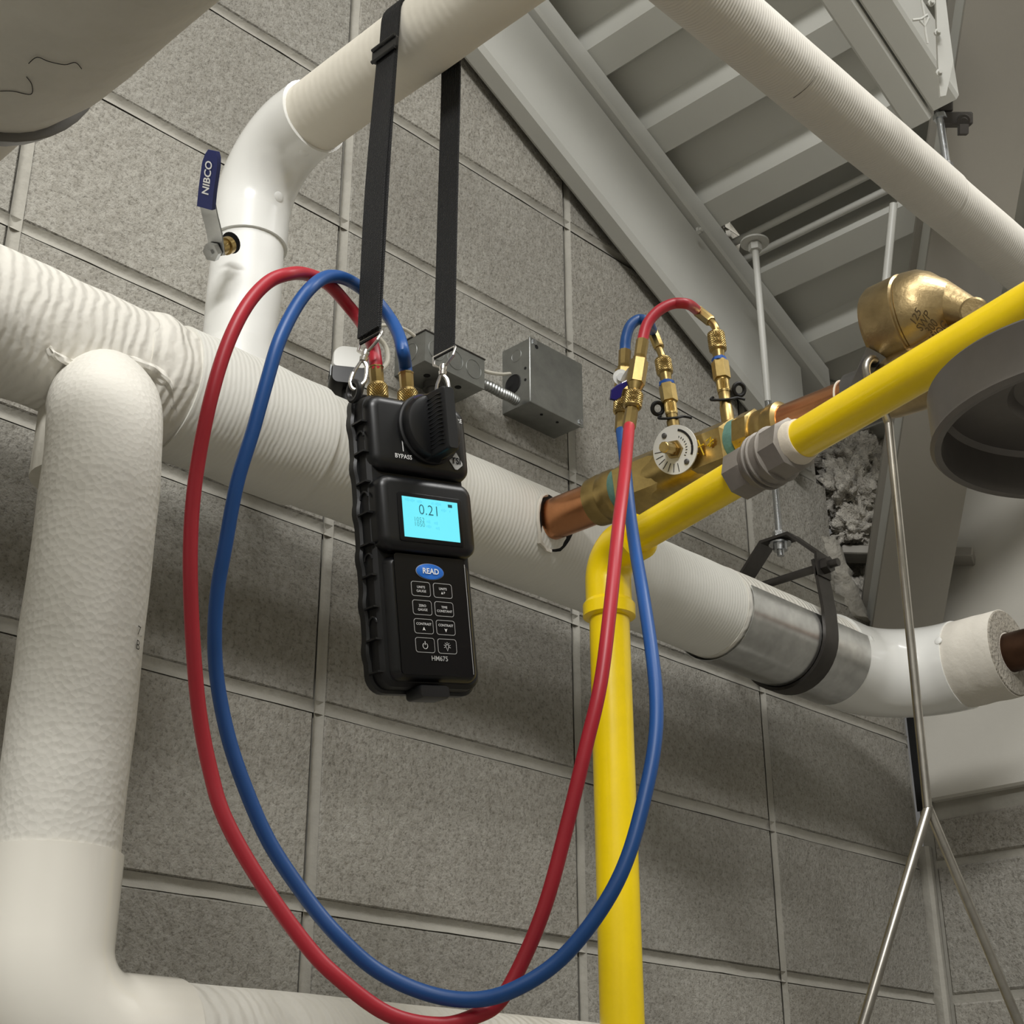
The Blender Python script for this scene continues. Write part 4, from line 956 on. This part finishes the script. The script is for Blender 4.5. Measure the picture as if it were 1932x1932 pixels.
clip(Rb_, mp(.043, -.124, -.022), 'chrome swivel clip behind the knob of the meter', 1)
for q in (dep(1.150, 668, 738), mp(.043, -.121, -.022)):
    MB().torus(q, MA, .0075, .0024, 20, 8, up=MU).build('strap_eye', M_RUB, mt)

# ================================================================== HOSES
def hose(name, pts, m, lab, cat='hose'):
    r_ = root(name, V(pts[len(pts)//2]), lab, cat, 'meter hoses')
    MB().tube(spline(pts, 7), HR, 18).build('hose', m, r_)
    return r_
def fitting(r_, base, ax):
    """knurled nut and ferrule on the meter end"""
    knurl(base, ax, [(0, .0074), (.0025, .0082), (.0115, .0080), (.0140, .0066)], 64, 18, 2600, .0007).build('knurled_nut', M_BRASS, r_)
    MB().lathe(base, ax, [(.0135, .0050), (.0155, .0056), (.0265, .0058), (.0270, .0062), (.0282, .0062)], 8).build('ferrule', M_BRASS, r_)
axm = MU.normalized()
F1 = FA+axm*.028; F2 = FB+axm*.028
red_px = [(703, 652, 1.188), (686, 615, 1.222), (657, 577, 1.222), (620, 537, 1.19), (580, 518, 1.16), (545, 517, 1.13), (505, 533, 1.115), (464, 579, 1.10), (427, 655, 1.085), (397, 755, 1.07), (374, 870, 1.06), (362, 970, 1.05), (359, 1079, 1.04), (364, 1212, 1.03), (376, 1345, 1.02), (397, 1455, 1.01), (424, 1543, 1.00), (485, 1653, .99), (573, 1777, .98), (637, 1844, .975), (732, 1913, .975), (828, 1934, .98), (897, 1917, .99), (945, 1886, 1.00), (993, 1798, 1.015), (1033, 1694, 1.03), (1069, 1560, 1.05), (1104, 1415, 1.07), (1133, 1290, 1.09), (1152, 1140, 1.125), (1166, 1000, 1.18), (1179, 890, 1.26), (1187, 805, 1.35)]
blu_px = [(760, 662, 1.18), (752, 632, 1.20), (737, 603, 1.222), (711, 569, 1.232), (676, 540, 1.222), (645, 524, 1.195), (615, 523, 1.165), (586, 543, 1.135), (556, 583, 1.12), (526, 645, 1.105), (503, 721, 1.095), (477, 814, 1.085), (447, 913, 1.075), (424, 1036, 1.065), (411, 1110, 1.06), (405, 1190, 1.055), (409, 1278, 1.05), (428, 1380, 1.04), (459, 1477, 1.03), (507, 1587, 1.02), (573, 1687, 1.01), (637, 1765, 1.00), (713, 1832, .995), (809, 1875, .99), (897, 1886, .985), (974, 1865, .985), (1058, 1809, .995), (1134, 1716, 1.01), (1184, 1618, 1.03), (1219, 1491, 1.06), (1236, 1396, 1.085), (1238, 1315, 1.11), (1229, 1225, 1.145), (1213, 1120, 1.195), (1199, 1040, 1.25), (1188, 960, 1.31), (1180, 880, 1.36), (1172, 812, 1.395)]
rh = hose('red_hose', [F1-axm*.004, F1+axm*.006]+[dep(d, x_, y_) for x_, y_, d in red_px], M_RED, 'long red hose looping from the meter to its coupler by the valve')
fitting(rh, FA, axm)
bh = hose('blue_hose', [F2-axm*.004, F2+axm*.006]+[dep(d, x_, y_) for x_, y_, d in blu_px], M_BLUE, 'long blue hose looping from the meter to its coupler by the valve')
fitting(bh, FB, axm)
# couplers and the short whip hoses at the valve
def coupler(r_, px_, d, handle):
    """px_: bottom hose end, ferrule top, knurl top, body bottom, body top, upper ferrule top"""
    Q = [dep(dd, *p) for p, dd in zip(px_, d)]
    ax = (Q[-1]-Q[0]).normalized(); t = [(q-Q[0]).dot(ax) for q in Q]; o_ = Q[0]
    MB().lathe(o_, ax, [(-.002, .0058), (0, .0062), (t[1], .0060), (t[1]+.001, .005)], 8).build('ferrule', M_BRASS, r_)
    knurl(o_, ax, [(t[1], .0066), (t[1]+.002, .0084), (t[2]-.003, .0084), (t[2], .0060)], 64, 18, 2600, .0007).build('knurled_nut', M_BRASS, r_)
    MB().lathe(o_, ax, [(t[2]-.001, .0052), (t[3], .0080)], 18).build('neck', M_BRASS, r_)
    bd_ = MB().lathe(o_, ax, [(t[3], .0070), (t[3]+.001, .0086), (t[4]-.002, .0086), (t[4], .0068)], 6, phase=.3).build('valve_body', M_BRASS, r_)
    MB().lathe(o_, ax, [(t[4], .0056), (t[4]+.002, .0066), (t[4]+.003, .0052), (t[4]+.004, .0058), (t[5], .0060), (t[5]+.001, .0062)], 8).build('ferrule', M_BRASS, r_)
    return Q[-1], ax, bd_
# red whip with coupler
rw = root('red_whip_hose', dep(1.37, 1192, 770), 'short red hose arching from its brass coupler to the farther test port', 'hose', 'short hoses at the balancing valve')
e1, ax1, bd1 = coupler(rw, [(1187, 805), (1190, 772), (1194, 738), (1200, 726), (1206, 678), (1212, 645)], [1.352, 1.362, 1.371, 1.374, 1.388, 1.398], True)
nutB = PB[-1]
knurl(PB[0], axB, [(tB[5], .0068), (tB[5]+.002, .0088), (tB[6]-.002, .0088), (tB[6], .0062)], 64, 18, 2600, .0007).build('knurled_nut', M_BRASS, rw)
elb = spline([PB[0]+axB*(tB[6]-.002), pv(1351, 622), pv(1347, 613), pv(1340, 606)], 5); MB().tube(elb, .0040, 14).build('bent_tube', M_BRASS, rw)
f0, f1 = pv(1342, 607), pv(1318, 588); fa = (f1-f0).normalized(); FL = (f1-f0).length
MB().lathe(f0, fa, [(0, .0050), (.002, .0060), (FL, .0060), (FL+.001, .0063)], 8).build('ferrule', M_BRASS, rw)
MB().tube(spline([f1-fa*.004, f1+fa*.004, dep(1.435, 1298, 574), dep(1.425, 1270, 573), dep(1.415, 1243, 586), dep(1.407, 1222, 610), e1+ax1*.004, e1-ax1*.004], 7), HR, 18).build('hose', M_RED, rw)
# blue whip
bw_ = root('blue_whip_hose', dep(1.41, 1170, 780), 'short blue hose arching from its lever coupler to the nearer test port', 'hose', 'short hoses at the balancing valve')
e2, ax2, bd2 = coupler(bw_, [(1172, 812), (1172, 782), (1171, 754), (1173, 744), (1176, 696), (1179, 664)], [1.397, 1.405, 1.413, 1.416, 1.428, 1.436], True)
knurl(PA[0], axA, [(tA[5], .0068), (tA[5]+.002, .0086), (tA[6]-.002, .0086), (tA[6], .0062)], 64, 18, 2600, .0007).build('knurled_nut', M_BRASS, bw_)
elb = spline([PA[0]+axA*(tA[6]-.002), pv(1249, 672), pv(1246, 664), pv(1242, 656)], 5); MB().tube(elb, .0040, 14).build('bent_tube', M_BRASS, bw_)
f0, f1 = pv(1244, 657), pv(1233, 630); fa = (f1-f0).normalized(); FL = (f1-f0).length
MB().lathe(f0, fa, [(0, .0050), (.002, .0060), (FL, .0060), (FL+.001, .0063)], 8).build('ferrule', M_BRASSD, bw_)
MB().tube(spline([f1-fa*.004, f1+fa*.004, dep(1.462, 1222, 608), dep(1.455, 1205, 603), dep(1.447, 1189, 615), dep(1.441, 1181, 638), e2+ax2*.003, e2-ax2*.004], 7), HR, 18).build('hose', M_BLUE, bw_)
# lever of the blue coupler
MB().lathe(dep(1.398, 1171, 712), -V(MC[2]), [(0, .0075), (.003, .0075), (.0031, .004), (.006, .004)], 16).build('lever_pivot', M_DIAL, bd2)
MB().ribbon(spline([dep(1.388, 1201, 693), dep(1.386, 1190, 698), dep(1.385, 1180, 712), dep(1.384, 1176, 722)], 5), V(MC[0])*.6+V(MC[1])*.8, .006, .0016).build('lever', M_CHROME, bd2)
o2 = [(1184, 716), (1188, 724), (1176, 734), (1172, 750), (1160, 757), (1150, 754), (1152, 736), (1164, 726)]
MB().loft([[dep(1.384+dz_, 1168+(x_-1168)*s_, 737+(y_-737)*s_) for x_, y_ in o2] for dz_, s_ in ((-.004, .85), (-.002, 1), (.003, 1), (.005, .85))]).build('lever_grip', M_NAVYP, bd2)
